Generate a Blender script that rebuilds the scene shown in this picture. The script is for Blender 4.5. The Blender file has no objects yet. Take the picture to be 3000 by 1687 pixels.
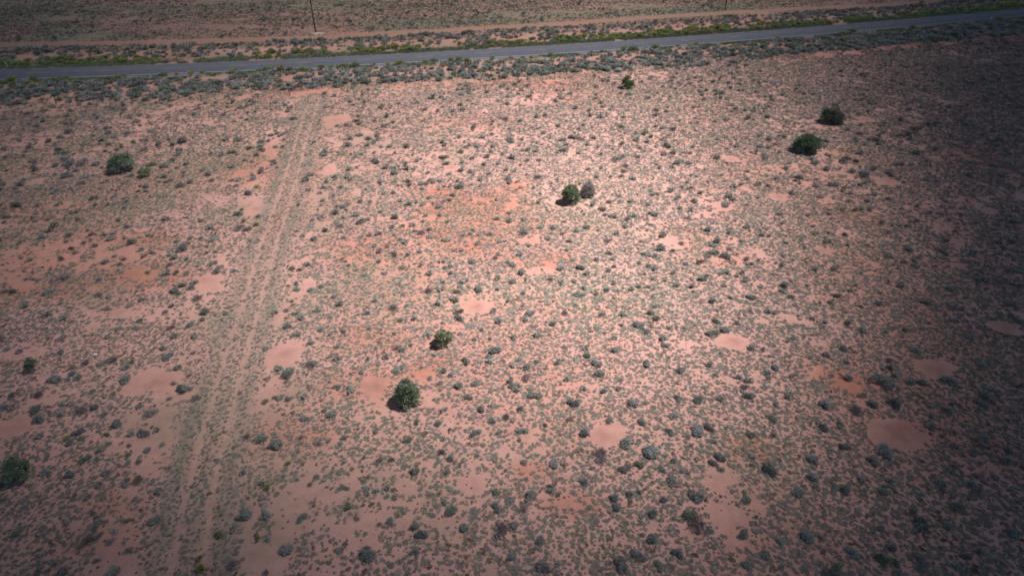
import bpy, math, random
import numpy as np
from mathutils import Vector, Matrix

# ---------------------------------------------------------------- camera, sky, sun, exposure
scene = bpy.context.scene
COL = scene.collection
F_PX, PITCH, CAM_H = 1740.0, 33.5, 27.5          # focal length (px of a 3000 px frame), degrees below horizon, metres
cam_d = bpy.data.cameras.new("Camera")
cam = bpy.data.objects.new("Camera", cam_d); COL.objects.link(cam)
cam_d.sensor_width = 36.0
cam_d.lens = 36.0 * F_PX / 3000.0
cam_d.clip_start, cam_d.clip_end = 0.1, 20000
cam.location = (0, 0, CAM_H)
cam.rotation_euler = (math.radians(90 - PITCH), 0, 0)
scene.camera = cam

SUN_EL, SUN_AZ = math.radians(58), math.radians(72)      # azimuth clockwise from +Y (away from the viewer)
SUN = np.array([math.cos(SUN_EL) * math.sin(SUN_AZ), math.cos(SUN_EL) * math.cos(SUN_AZ), math.sin(SUN_EL)])
world = bpy.data.worlds.new("World"); scene.world = world; world.use_nodes = True
nt = world.node_tree
sky = nt.nodes.new("ShaderNodeTexSky"); sky.sky_type = 'NISHITA'; sky.sun_disc = False
sky.sun_elevation = SUN_EL; sky.sun_rotation = SUN_AZ; sky.altitude = 1800
nt.links.new(sky.outputs[0], nt.nodes["Background"].inputs[0])
nt.nodes["Background"].inputs[1].default_value = 0.06
sun_d = bpy.data.lights.new("Sun", 'SUN'); sun_d.energy = 5.0; sun_d.angle = math.radians(0.9)
sun_d.color = (1.0, 0.945, 0.915)
sun = bpy.data.objects.new("Sun", sun_d); COL.objects.link(sun)
sun.rotation_euler = Vector(SUN).to_track_quat('Z', 'Y').to_euler()
sun.location = (60, 60, 200)
scene.view_settings.view_transform = 'Standard'
scene.view_settings.look = 'None'
scene.view_settings.gamma = 1.0
scene.view_settings.exposure = 0.70
scene.cycles.max_bounces = 5
scene.cycles.diffuse_bounces = 2
scene.cycles.transparent_max_bounces = 8
scene.cycles.volume_bounces = 0
scene.cycles.filter_width = 1.8

rng = np.random.default_rng(11)
random.seed(5)

# ---------------------------------------------------------------- helpers
def gp(px, py):
    """photo pixel (3000 px wide) -> ground point"""
    th = math.radians(PITCH)
    dx = (px - 1500) / F_PX; dy = (py - 843.5) / F_PX
    d = (dx, math.cos(th) - dy * math.sin(th), -math.sin(th) - dy * math.cos(th))
    t = CAM_H / -d[2]
    return d[0] * t, d[1] * t

def px_scale(x, y):
    """photo pixels per metre at a ground point"""
    th = math.radians(PITCH)
    return F_PX / (y * math.cos(th) + CAM_H * math.sin(th))

def to_px(x, y, z=0.0):
    th = math.radians(PITCH)
    zc = y * np.cos(th) - (z - CAM_H) * np.sin(th)
    u = y * np.sin(th) + (z - CAM_H) * np.cos(th)
    return 1500 + F_PX * x / zc, 843.5 - F_PX * u / zc

def _hash(ix, iy, seed):
    n = (ix.astype(np.int64) * 374761393 + iy.astype(np.int64) * 668265263 + seed * 1442695041) & 0xFFFFFFFF
    n = ((n ^ (n >> 13)) * 1274126177) & 0xFFFFFFFF
    n = n ^ (n >> 16)
    return (n & 0xFFFFFF) / float(0xFFFFFF)

def vnoise(x, y, s, seed=0):
    x = np.asarray(x, float) / s; y = np.asarray(y, float) / s
    ix = np.floor(x); iy = np.floor(y); fx = x - ix; fy = y - iy
    fx = fx * fx * (3 - 2 * fx); fy = fy * fy * (3 - 2 * fy)
    a = _hash(ix, iy, seed); b = _hash(ix + 1, iy, seed); c = _hash(ix, iy + 1, seed); d = _hash(ix + 1, iy + 1, seed)
    return (a * (1 - fx) + b * fx) * (1 - fy) + (c * (1 - fx) + d * fx) * fy

def fbm(x, y, s, oct=3, seed=0):
    v = 0; a = 1; t = 0
    for k in range(oct):
        v = v + a * vnoise(x + 17.3 * k, y - 9.1 * k, s / (2.03 ** k), seed + k); t += a; a *= 0.5
    return v / t

def sstep(a, b, x):
    t = np.clip((x - a) / (b - a), 0, 1); return t * t * (3 - 2 * t)

def tag(o, label=None, cat=None, group=None, kind=None):
    if label: o["label"] = label
    if cat: o["category"] = cat
    if group: o["group"] = group
    if kind: o["kind"] = kind
    return o

def mesh_np(name, V, Fq, mats, colors=None, smooth=False):
    """V (n,3), Fq (m,k) constant k"""
    me = bpy.data.meshes.new(name)
    V = np.ascontiguousarray(V, dtype=np.float32); Fq = np.ascontiguousarray(Fq, dtype=np.int32)
    m, k = Fq.shape
    me.vertices.add(len(V)); me.vertices.foreach_set("co", V.ravel())
    me.loops.add(m * k); me.loops.foreach_set("vertex_index", Fq.ravel())
    me.polygons.add(m)
    me.polygons.foreach_set("loop_start", np.arange(0, m * k, k, dtype=np.int32))
    if smooth: me.polygons.foreach_set("use_smooth", np.ones(m, dtype=bool))
    if colors is not None:
        at = me.color_attributes.new("tint", 'FLOAT_COLOR', 'POINT')
        c = np.ones((len(V), 4), dtype=np.float32); c[:, :3] = colors
        at.data.foreach_set("color", c.ravel())
    me.update(calc_edges=True); me.validate(verbose=False)
    for mt in (mats if isinstance(mats, (list, tuple)) else [mats]): me.materials.append(mt)
    return me

def link(name, me, parent=None, loc=None):
    o = bpy.data.objects.new(name, me); COL.objects.link(o)
    if parent: o.parent = parent
    if loc is not None: o.location = loc
    return o

# ---------------------------------------------------------------- materials
def new_mat(name, rough=0.9, spec=0.2):
    m = bpy.data.materials.new(name); m.use_nodes = True
    b = m.node_tree.nodes["Principled BSDF"]
    b.inputs["Roughness"].default_value = rough
    b.inputs["Specular IOR Level"].default_value = spec
    return m, m.node_tree, b

def noisy(name, col, scale=30.0, amt=0.25, rough=0.85, spec=0.2, detail=4, bump=0.0, metallic=0.0):
    m, t, b = new_mat(name, rough, spec)
    tc = t.nodes.new("ShaderNodeTexCoord")
    n = t.nodes.new("ShaderNodeTexNoise"); n.inputs["Scale"].default_value = scale; n.inputs["Detail"].default_value = detail
    t.links.new(tc.outputs["Object"], n.inputs["Vector"])
    r = t.nodes.new("ShaderNodeMapRange"); r.inputs[3].default_value = 1 - amt; r.inputs[4].default_value = 1 + amt
    t.links.new(n.outputs["Fac"], r.inputs[0])
    mx = t.nodes.new("ShaderNodeVectorMath"); mx.operation = 'SCALE'; mx.inputs[0].default_value = col
    t.links.new(r.outputs[0], mx.inputs["Scale"]); t.links.new(mx.outputs[0], b.inputs["Base Color"])
    b.inputs["Metallic"].default_value = metallic
    if bump:
        bp = t.nodes.new("ShaderNodeBump"); bp.inputs["Strength"].default_value = bump
        t.links.new(n.outputs["Fac"], bp.inputs["Height"]); t.links.new(bp.outputs[0], b.inputs["Normal"])
    return m

def foliage_mat(name, scale=14.0, amt=0.3, transl=0.3, obj_amt=0.14):
    """leaf colour comes from the mesh's tint attribute, varied finely and per plant"""
    m, t, b = new_mat(name, 0.85, 0.12)
    at = t.nodes.new("ShaderNodeAttribute"); at.attribute_name = "tint"
    tc = t.nodes.new("ShaderNodeNewGeometry")
    n = t.nodes.new("ShaderNodeTexNoise"); n.inputs["Scale"].default_value = scale; n.inputs["Detail"].default_value = 3
    t.links.new(tc.outputs["Position"], n.inputs["Vector"])
    r = t.nodes.new("ShaderNodeMapRange"); r.inputs[3].default_value = 1 - amt; r.inputs[4].default_value = 1 + amt
    t.links.new(n.outputs["Fac"], r.inputs[0])
    oi = t.nodes.new("ShaderNodeObjectInfo")
    r2 = t.nodes.new("ShaderNodeMapRange"); r2.inputs[3].default_value = 1 - obj_amt; r2.inputs[4].default_value = 1 + obj_amt
    t.links.new(oi.outputs["Random"], r2.inputs[0])
    mu = t.nodes.new("ShaderNodeMath"); mu.operation = 'MULTIPLY'
    t.links.new(r.outputs[0], mu.inputs[0]); t.links.new(r2.outputs[0], mu.inputs[1])
    mx = t.nodes.new("ShaderNodeVectorMath"); mx.operation = 'SCALE'
    t.links.new(at.outputs["Color"], mx.inputs[0]); t.links.new(mu.outputs[0], mx.inputs["Scale"])
    t.links.new(mx.outputs[0], b.inputs["Base Color"])
    tr = t.nodes.new("ShaderNodeBsdfTranslucent"); t.links.new(mx.outputs[0], tr.inputs[0])
    ms = t.nodes.new("ShaderNodeMixShader"); ms.inputs[0].default_value = transl
    t.links.new(b.outputs[0], ms.inputs[1]); t.links.new(tr.outputs[0], ms.inputs[2])
    out = t.nodes["Material Output"]; t.links.new(ms.outputs[0], out.inputs[0])
    return m

def soil_material():
    m, t, b = new_mat("red_desert_soil", 0.95, 0.1)
    at = t.nodes.new("ShaderNodeAttribute"); at.attribute_name = "tint"
    g = t.nodes.new("ShaderNodeNewGeometry")
    def nz(sc, det):
        n = t.nodes.new("ShaderNodeTexNoise"); n.inputs["Scale"].default_value = sc; n.inputs["Detail"].default_value = det
        n.inputs["Roughness"].default_value = 0.6
        t.links.new(g.outputs["Position"], n.inputs["Vector"]); return n
    n1, n2 = nz(1.7, 8), nz(16.0, 5)
    a = t.nodes.new("ShaderNodeMapRange"); a.inputs[1].default_value = .3; a.inputs[2].default_value = .7
    a.inputs[3].default_value = 0.88; a.inputs[4].default_value = 1.10; t.links.new(n1.outputs["Fac"], a.inputs[0])
    c = t.nodes.new("ShaderNodeMapRange"); c.inputs[1].default_value = .3; c.inputs[2].default_value = .7
    c.inputs[3].default_value = 0.92; c.inputs[4].default_value = 1.07; t.links.new(n2.outputs["Fac"], c.inputs[0])
    mu = t.nodes.new("ShaderNodeMath"); mu.operation = 'MULTIPLY'
    t.links.new(a.outputs[0], mu.inputs[0]); t.links.new(c.outputs[0], mu.inputs[1])
    # small dark grit and droppings of dead grass
    v = t.nodes.new("ShaderNodeTexVoronoi"); v.inputs["Scale"].default_value = 3.2; t.links.new(g.outputs["Position"], v.inputs["Vector"])
    vr = t.nodes.new("ShaderNodeMapRange"); vr.inputs[1].default_value = 0.05; vr.inputs[2].default_value = 0.13
    vr.inputs[3].default_value = 0.72; vr.inputs[4].default_value = 1.0; t.links.new(v.outputs["Distance"], vr.inputs[0])
    mu2 = t.nodes.new("ShaderNodeMath"); mu2.operation = 'MULTIPLY'
    t.links.new(mu.outputs[0], mu2.inputs[0]); t.links.new(vr.outputs[0], mu2.inputs[1])
    mx = t.nodes.new("ShaderNodeVectorMath"); mx.operation = 'SCALE'
    t.links.new(at.outputs["Color"], mx.inputs[0]); t.links.new(mu2.outputs[0], mx.inputs["Scale"])
    t.links.new(mx.outputs[0], b.inputs["Base Color"])
    bp = t.nodes.new("ShaderNodeBump"); bp.inputs["Strength"].default_value = 0.35; bp.inputs["Distance"].default_value = 0.05
    t.links.new(n1.outputs["Fac"], bp.inputs["Height"]); t.links.new(bp.outputs[0], b.inputs["Normal"])
    return m

def asphalt_material():
    m, t, b = new_mat("weathered_asphalt", 0.85, 0.25)
    at = t.nodes.new("ShaderNodeAttribute"); at.attribute_name = "tint"
    g = t.nodes.new("ShaderNodeNewGeometry")
    n = t.nodes.new("ShaderNodeTexNoise"); n.inputs["Scale"].default_value = 0.5; n.inputs["Detail"].default_value = 9
    n.inputs["Roughness"].default_value = 0.65
    t.links.new(g.outputs["Position"], n.inputs["Vector"])
    r = t.nodes.new("ShaderNodeMapRange"); r.inputs[1].default_value = .3; r.inputs[2].default_value = .7
    r.inputs[3].default_value = 0.84; r.inputs[4].default_value = 1.16; t.links.new(n.outputs["Fac"], r.inputs[0])
    mx = t.nodes.new("ShaderNodeVectorMath"); mx.operation = 'SCALE'
    t.links.new(at.outputs["Color"], mx.inputs[0]); t.links.new(r.outputs[0], mx.inputs["Scale"])
    t.links.new(mx.outputs[0], b.inputs["Base Color"])
    return m

M_SOIL = soil_material()
M_ASPH = asphalt_material()
M_SAGE = foliage_mat("sagebrush_leaves")
M_RABBIT = foliage_mat("rabbitbrush_stems", amt=0.25)
M_DRY = foliage_mat("dry_twigs", transl=0.0)
M_JUN = foliage_mat("juniper_needles", scale=5.0, amt=0.3, transl=0.3, obj_amt=0.1)
M_MAT = foliage_mat("matted_grass", scale=3.0, amt=0.2, transl=0.05)
M_BARK = noisy("juniper_bark", (0.24, 0.21, 0.19), 25, 0.35, bump=0.4)
M_POLE = noisy("creosoted_pole_wood", (0.075, 0.045, 0.04), 9, 0.35, bump=0.3)
M_WHITE = noisy("white_marker_plastic", (0.78, 0.80, 0.80), 8, 0.06, rough=0.5)
M_YELLOW = noisy("yellow_guard_plastic", (0.75, 0.52, 0.08), 8, 0.08, rough=0.5)
M_STEEL = noisy("galvanised_steel", (0.42, 0.43, 0.44), 15, 0.15, rough=0.5, metallic=0.6)
M_PORC = noisy("grey_insulator", (0.42, 0.45, 0.5), 10, 0.1, rough=0.4)
M_REFL = noisy("amber_reflector", (0.65, 0.3, 0.05), 10, 0.1, rough=0.3)
M_FENCE = noisy("rusted_fence_steel", (0.10, 0.06, 0.045), 20, 0.3, rough=0.9)
M_TPOST = noisy("green_painted_steel", (0.10, 0.22, 0.20), 20, 0.2, rough=0.7)
M_ROCK = noisy("pale_limestone", (0.55, 0.54, 0.52), 5, 0.25, rough=0.9, bump=0.5)
M_ROCK2 = noisy("grey_boulder_stone", (0.34, 0.33, 0.34), 5, 0.25, rough=0.9, bump=0.5)
M_PAPER = noisy("white_litter", (0.82, 0.82, 0.82), 8, 0.08, rough=0.6)
M_RED = noisy("red_stake_paint", (0.55, 0.06, 0.05), 8, 0.1, rough=0.6)
M_LINE = noisy("worn_white_paint", (0.58, 0.57, 0.56), 1.5, 0.4, rough=0.8, detail=8)
M_LINE2 = noisy("worn_tan_paint", (0.27, 0.22, 0.19), 1.5, 0.4, rough=0.8, detail=8)
M_DASH = noisy("faded_yellow_paint", (0.60, 0.36, 0.15), 2.5, 0.35, rough=0.8, detail=8)
M_CALICHE = noisy("pale_caliche_spoil", (0.55, 0.44, 0.38), 3, 0.2, rough=0.95, bump=0.5)

# ---------------------------------------------------------------- added unseen vapour bank, shaped to dim the field around a break
SHADE_CLOUD_H, SHADE_CLOUD_SIG = 330.0, 0.45
def light_field(x, y):
    """share of the sun that the added bank lets through, over the ground (metres)"""
    yy = np.maximum(y, -10.0)
    u = x / (0.72 * yy + 17.0)                   # the break is fan-shaped
    u = u + 0.06 * (fbm(x, y, 60, 3, 71) - .5) * 2
    left = sstep(-1.28, 0.32, u)
    right = (1 - sstep(0.08, 1.00, u)) ** 1.3
    near = sstep(9.5, 40, y + 2.5 * (fbm(x, y, 30, 2, 72) - .5))
    far = 1 - 0.62 * sstep(60, 168, y)
    T = (0.06 + 0.94 * left ** 1.12) * (0.005 + 0.995 * right) * (0.02 + 0.98 * near) * far
    return np.clip(T, 0.004, 1.0)

def build_shade_cloud():
    off = SUN * (SHADE_CLOUD_H / SUN[2])
    xs = np.linspace(-520, 520, 131); ys = np.linspace(-320, 640, 121)
    X, Y = np.meshgrid(xs, ys)
    T = light_field(X, Y)
    fade = (1 - sstep(400, 515, np.abs(X))) * sstep(-318, -230, Y) * (1 - sstep(520, 638, Y))
    th = -np.log(T) / SHADE_CLOUD_SIG * SUN[2] * fade  # thickness follows the wanted dimming of the sun on the ground
    th = np.maximum(th - 0.03, 0.0)
    lump = (fbm(X, Y, 45, 4, 5) - 0.5) * 10 * np.minimum(th / 10, 1)
    bot = SHADE_CLOUD_H + lump - th * 0.35
    top = bot + th
    n, mcol = X.shape
    Vb = np.stack([X + off[0], Y + off[1], bot], -1).reshape(-1, 3)
    Vt = np.stack([X + off[0], Y + off[1], top + 0.004], -1).reshape(-1, 3)
    idx = np.arange(n * mcol).reshape(n, mcol)
    a, b, c, d = idx[:-1, :-1], idx[:-1, 1:], idx[1:, 1:], idx[1:, :-1]
    N = n * mcol
    Fb = np.stack([a, d, c, b], -1).reshape(-1, 4); Ft = np.stack([a, b, c, d], -1).reshape(-1, 4) + N
    edge = np.concatenate([idx[0, :], idx[1:, -1], idx[-1, -2::-1], idx[-2:0:-1, 0]])
    e2 = np.roll(edge, -1)
    Fs = np.stack([edge, e2, e2 + N, edge + N], -1)
    m = bpy.data.materials.new("shade_cloud_vapour"); m.use_nodes = True
    t = m.node_tree; t.nodes.clear()
    out = t.nodes.new("ShaderNodeOutputMaterial"); pv = t.nodes.new("ShaderNodeVolumePrincipled")
    pv.inputs["Color"].default_value = (0.55, 0.56, 0.58, 1); pv.inputs["Density"].default_value = SHADE_CLOUD_SIG
    t.links.new(pv.outputs[0], out.inputs["Volume"])
    o = link("shade_cloud", mesh_np("shade_cloud", np.vstack([Vb, Vt]), np.vstack([Fb, Ft, Fs]), m, smooth=True))
    tag(o, "added unseen vapour bank shaped to shade the desert", kind="structure")
build_shade_cloud()

# ---------------------------------------------------------------- the road's course and other lines over the ground
FAR = [(0, 204), (487, 189.6), (1000, 165.3), (1272, 152), (1466, 143.6), (1660, 134), (1893, 116.5), (2000, 106), (2272, 87.3), (2543, 68), (2792, 42.7), (3000, 24)]
NEAR = [(0, 235.6), (155, 232), (283, 225), (524, 214.7), (738, 207.7), (1000, 194.5), (1097, 189), (1369, 176.6), (1563, 165), (1757, 153.3), (2000, 130), (2291, 110.6), (2582, 89.3), (2796, 68), (3000, 50.5)]
FG = np.array([gp(*p) for p in FAR]); NG = np.array([gp(*p) for p in NEAR])
PF = np.polyfit(FG[:, 0], FG[:, 1], 3); PN = np.polyfit(NG[:, 0], NG[:, 1], 3)
def _ext(P, x, lo=-110, hi=150):
    x = np.asarray(x, float); xc = np.clip(x, lo, hi)
    return np.polyval(P, xc) + np.polyval(np.polyder(P), xc) * (x - xc)
def road_y(x): return (_ext(PF, x) + _ext(PN, x)) / 2
def road_slope(x): return (road_y(np.asarray(x) + .5) - road_y(np.asarray(x) - .5))
ROAD_HW = 4.15
def road_d(x, y):
    """signed distance from the road's centre line, + is beyond it"""
    return (np.asarray(y) - road_y(x)) / np.sqrt(1 + road_slope(x) ** 2)

def poly_dist(x, y, pts):
    """distance to a polyline and the side (+ to its right going on)"""
    best = np.full(np.shape(x), 1e9); side = np.zeros(np.shape(x))
    for (x0, y0), (x1, y1) in zip(pts[:-1], pts[1:]):
        dx, dy = x1 - x0, y1 - y0; L = dx * dx + dy * dy
        t = np.clip(((x - x0) * dx + (y - y0) * dy) / L, 0, 1)
        ex, ey = x - (x0 + t * dx), y - (y0 + t * dy); d = np.hypot(ex, ey)
        s = np.sign(dx * ey - dy * ex)
        side = np.where(d < best, -s, side); best = np.minimum(d, best)
    return best, side

TRACK = [gp(*p) for p in [(925, 285), (891, 384), (841, 559), (792, 699), (728, 920), (675, 1106), (623, 1293), (582, 1456), (547, 1677)]]
e = np.array(TRACK[-1]) - np.array(TRACK[-2]); TRACK.append(tuple(np.array(TRACK[-1]) + e * 3))
FTRACK = [gp(*p) for p in [(-400, 133), (0, 130), (233, 128), (505, 124), (893, 113), (1000, 107), (1310, 91), (1582, 74), (1932, 50), (2300, 30), (2700, 8), (3000, -12)]]
RTRACK = [gp(*p) for p in [(2330, 178), (2420, 164), (2520, 152), (2680, 134), (2900, 108), (3000, 98)]]
RTRACK2 = [gp(*p) for p in [(2500, 190), (2540, 170), (2600, 148), (2680, 134)]]

# bare harvester-ant clearings: px, py, half width px, half height px, has mound
PATCH = [(752, 612, 44, 22, 1), (620, 832, 46, 24, 0), (985, 352, 42, 16, 1), (965, 495, 28, 20, 0), (1320, 490, 36, 13, 1), (1510, 540, 32, 13, 0),
         (835, 1040, 46, 38, 1), (455, 1125, 90, 48, 1), (40, 1250, 64, 38, 0), (1097, 1137, 52, 31, 1), (1765, 1278, 52, 40, 1), (1395, 898, 50, 20, 1),
         (1580, 790, 60, 12, 0), (1975, 712, 50, 18, 0), (2137, 464, 25, 10, 1), (2282, 576, 28, 11, 1), (2412, 735, 28, 15, 1), (2600, 533, 34, 13, 1),
         (2148, 1000, 46, 22, 1), (2940, 957, 46, 22, 1), (2740, 1080, 72, 28, 1), (2620, 1270, 76, 50, 1), (2800, 706, 26, 12, 1), (2260, 940, 66, 20, 0),
         (380, 732, 36, 14, 0), (530, 435, 28, 9, 0), (640, 363, 46, 9, 0), (130, 530, 40, 12, 0), (2530, 348, 26, 8, 1), (350, 1640, 80, 36, 0),
         (2650, 1545, 32, 48, 0), (700, 58, 20, 5, 0), (1230, 73, 24, 5, 0), (1690, 95, 22, 8, 0), (1040, 122, 38, 6, 0), (450, 123, 26, 4, 0),
         (1560, 700, 50, 14, 0), (1120, 640, 60, 12, 0), (1450, 460, 30, 10, 0), (2130, 605, 40, 12, 0), (2420, 590, 30, 10, 0), (2900, 620, 30, 10, 0),
         (1700, 1130, 60, 14, 0), (1190, 1430, 50, 22, 0), (2330, 1360, 40, 16, 0), (2100, 1420, 30, 20, 0), (1180, 1480, 60, 14, 0), (1390, 1420, 34, 24, 0),
         (1650, 1470, 26, 22, 0), (700, 1250, 26, 60, 0), (815, 935, 28, 40, 0), (800, 1150, 26, 60, 0), (880, 850, 30, 30, 0), (60, 1030, 70, 20, 0)]
# redder soil: px, py, half width, half height, strength
RED = [(1440, 690, 190, 80, .85), (1370, 600, 150, 50, .7), (1240, 1090, 70, 36, 1), (430, 820, 150, 45, .55), (720, 480, 60, 50, .4), (2490, 1120, 100, 50, .9),
       (1560, 1380, 70, 30, .6), (2200, 1310, 60, 45, .8), (1700, 1480, 90, 40, .6), (1620, 755, 90, 25, .7), (1280, 565, 90, 26, .8), (1080, 720, 140, 50, .5), (1080, 1130, 130, 60, .6), (1290, 1060, 60, 30, .7), (1500, 540, 50, 20, .8),
       (420, 700, 110, 20, .4), (150, 850, 120, 40, .45), (800, 650, 40, 50, .4), (1100, 1000, 160, 50, .5), (900, 1280, 160, 70, .5), (250, 1600, 200, 70, .4),
       (1400, 250, 330, 12, .5), (800, 262, 250, 14, .7), (2250, 165, 200, 10, .6), (2650, 1250, 60, 20, .4), (2870, 480, 90, 60, .4), (2500, 640, 90, 30, .4), (330, 1480, 120, 40, .5)]
def to_ground_ell(p):
    x, y = gp(p[0], p[1]); rx = p[2] / px_scale(x, y)
    ry = (gp(p[0], p[1] - p[3])[1] - gp(p[0], p[1] + p[3])[1]) / 2
    return x, y, rx, ry
PG = [to_ground_ell(p) for p in PATCH]
RG = [to_ground_ell(p) + (p[4],) for p in RED]

def patch_mask(x, y):
    m = np.zeros(np.shape(x)); w = (fbm(x, y, 1.7, 4, 31) - .5)
    for i, (cx, cy, rx, ry) in enumerate(PG):
        k = 1.0 if PATCH[i][4] or i in (1, 3, 8) else .42
        near = (np.abs(x - cx) < rx * 1.8) & (np.abs(y - cy) < ry * 1.8)
        if not near.any(): continue
        d = np.sqrt(((x - cx) / rx) ** 2 + ((y - cy) / ry) ** 2) + w * 1.45
        m = np.where(near, np.maximum(m, k * (1 - sstep(.74, 1.06, d))), m)
    return m

def red_mask(x, y):
    m = np.zeros(np.shape(x)); w = (fbm(x, y, 5, 4, 41) - .5)
    for (cx, cy, rx, ry, s) in RG:
        d = np.sqrt(((x - cx) / rx) ** 2 + ((y - cy) / ry) ** 2) + w * 1.6
        m = np.maximum(m, min(1, s * 1.15) * (1 - sstep(.25, 1.5, d)))
    return m

def height(x, y):
    rd = np.abs(road_d(x, y)); flat = sstep(5, 14, rd)
    z = (fbm(x, y, 22, 3, 3) - .5) * 0.5 * flat + (fbm(x, y, 2.4, 3, 4) - .5) * 0.10 * flat
    d, _ = poly_dist(x, y, TRACK)
    inside = sstep(3.2, 1.8, d) if False else 1 - sstep(1.8, 3.2, d)
    z = z - 0.05 * np.exp(-((d - .72) / .25) ** 2) * (np.asarray(y) < road_y(x) - 8) + 0.0 * inside
    return z

# ---------------------------------------------------------------- ground sheet
PALE = np.array([0.60, 0.335, 0.278]); REDC = np.array([0.52, 0.222, 0.158]); SMOOTH = np.array([0.565, 0.30, 0.245])
GREEN = np.array([0.17, 0.19, 0.12]); GRAVEL = np.array([0.235, 0.205, 0.20]); FARC = np.array([0.34, 0.21, 0.16])
def build_ground():
    ys = [-60, -20, 0, 8]; y = 11.0
    while y < 240: ys.append(y); y += 0.16 + 0.0042 * y
    ys += [260, 300, 380, 520, 800, 1400, 2600, 6000]
    k = 560; u = np.linspace(-1, 1, k); xs = 190 * np.sign(u) * np.abs(u) ** 1.25
    xs = np.concatenate([[-6000, -2000, -900, -450, -280], xs, [280, 450, 900, 2000, 6000]])
    X, Y = np.meshgrid(xs, np.array(ys))
    Z = height(X, Y)
    rd = road_d(X, Y)
    Z = np.where(np.abs(rd) < 7, np.minimum(Z, 0) - 0.06, Z)
    red = np.clip(red_mask(X, Y) + 0.5 * sstep(.52, .74, fbm(X, Y, 14, 4, 51)), 0, 1)[..., None]
    C = PALE * (1 - red) + REDC * red
    pat = patch_mask(X, Y)[..., None]
    C = C * (1 - pat * .6) + (SMOOTH * (1 - .35 * red)) * pat * .6
    for p, (cx, cy, rx, ry) in zip(PATCH, PG):                    # the ants' own mounds, of darker grit
        if p[4]:
            d = np.hypot(X - cx - .1 * rx, (Y - cy)) / (0.26 * min(rx, ry * 1.3) + .12)
            w = (np.exp(-d ** 2) * .5)[..., None]
            C = C * (1 - w) + np.array([0.30, 0.13, 0.10]) * w
            Z = Z + 0.10 * np.exp(-d ** 2)
    br = ((1 - sstep(-34, 14, X)) * sstep(.34, .62, fbm(X, Y, 9, 4, 63)) * .45)[..., None]       # browner crusted sand
    C = C * (1 - br) + np.array([0.43, 0.25, 0.19]) * br
    # thin film of short grass
    gl = sstep(20, -40, X) if False else 1 - sstep(-40, 20, X)
    gm = (sstep(.50, .72, fbm(X, Y, 7, 4, 61)) * (0.25 + .45 * gl) * (1 - pat[..., 0]))[..., None] * (1 - .6 * red)
    C = C * (1 - gm * .6) + GREEN * gm * .6
    # land beyond the road is duller and redder, scrub-stained
    fr = sstep(8, 26, rd)[..., None]
    C = C * (1 - .7 * fr) + FARC * .7 * fr
    gf = (sstep(.42, .62, fbm(X, Y * 2.2, 26, 4, 66)) * sstep(22, 34, rd))[..., None]
    C = C * (1 - gf * .55) + GREEN * 1.25 * gf * .55
    # far-side dirt track
    d, _ = poly_dist(X, Y, FTRACK)
    w = ((1 - sstep(1.6, 3.8, d + 2.0 * (fbm(X, Y, 5, 2, 7) - .5))))[..., None] * .42
    C = C * (1 - w) + np.array([0.50, 0.25, 0.175]) * w
    w = (np.exp(-(d / .5) ** 2) * .3)[..., None]; C = C * (1 - w) + GREEN * w
    for tr, wd in ((RTRACK, 2.6), (RTRACK2, 1.6)):
        d, _ = poly_dist(X, Y, tr)
        w = ((1 - sstep(wd * .5, wd * 1.3, d + 1.6 * (fbm(X, Y, 4, 2, 9) - .5))))[..., None] * .45
        C = C * (1 - w) + np.array([0.50, 0.24, 0.17]) * w
    # gravel shoulder by the asphalt
    gx = (1 - sstep(4.6, 8.6, -rd + 3.2 * (fbm(X, Y, 6, 3, 15) - .5)))[..., None] * (rd < 0)[..., None]
    gx = np.maximum(gx, ((1 - sstep(4.6, 6.0, rd)) * (rd > 0))[..., None] * .8)
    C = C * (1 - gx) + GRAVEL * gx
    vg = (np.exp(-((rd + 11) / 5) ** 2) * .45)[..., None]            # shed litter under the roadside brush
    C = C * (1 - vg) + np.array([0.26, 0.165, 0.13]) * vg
    vg = (np.exp(-((rd - 8.5) / 3.2) ** 2) * .45)[..., None]
    C = C * (1 - vg) + np.array([0.15, 0.15, 0.09]) * vg
    # the track: a straight strip of litter-stained, thinly grassed soil with two worn ruts
    d, _ = poly_dist(X, Y, TRACK)
    on = sstep(-13, -18, rd) if False else 1 - sstep(-19, -13, rd + 5 * (fbm(X, Y, 4, 2, 23) - .5))
    band = ((1 - sstep(1.3, 2.4, d + .8 * (fbm(X, Y, 3, 3, 19) - .5))) * .55 * on)[..., None]
    C = C * (1 - band) + np.array([0.36, 0.255, 0.205]) * band
    edge = (np.exp(-((d + .9 * (fbm(X, Y, 2.5, 3, 28) - .5) - 1.5) / .42) ** 2) * np.clip(1.5 * fbm(X, Y, 4, 3, 27) - .2, 0, .8) * on)[..., None]
    C = C * (1 - edge) + np.array([0.235, 0.215, 0.17]) * edge
    rut = (np.exp(-((d - .70) / .27) ** 2) * (.35 + .5 * fbm(X, Y, 6, 2, 29)) * on)[..., None]
    C = C * (1 - rut) + np.array([0.59, 0.335, 0.265]) * rut
    n, mc = X.shape; idx = np.arange(n * mc).reshape(n, mc)
    Fq = np.stack([idx[:-1, :-1], idx[:-1, 1:], idx[1:, 1:], idx[1:, :-1]], -1).reshape(-1, 4)
    o = link("ground", mesh_np("ground", np.stack([X, Y, Z], -1).reshape(-1, 3), Fq, M_SOIL, C.reshape(-1, 3), smooth=True))
    tag(o, "red and pink sandy desert ground", kind="structure")
build_ground()

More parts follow.
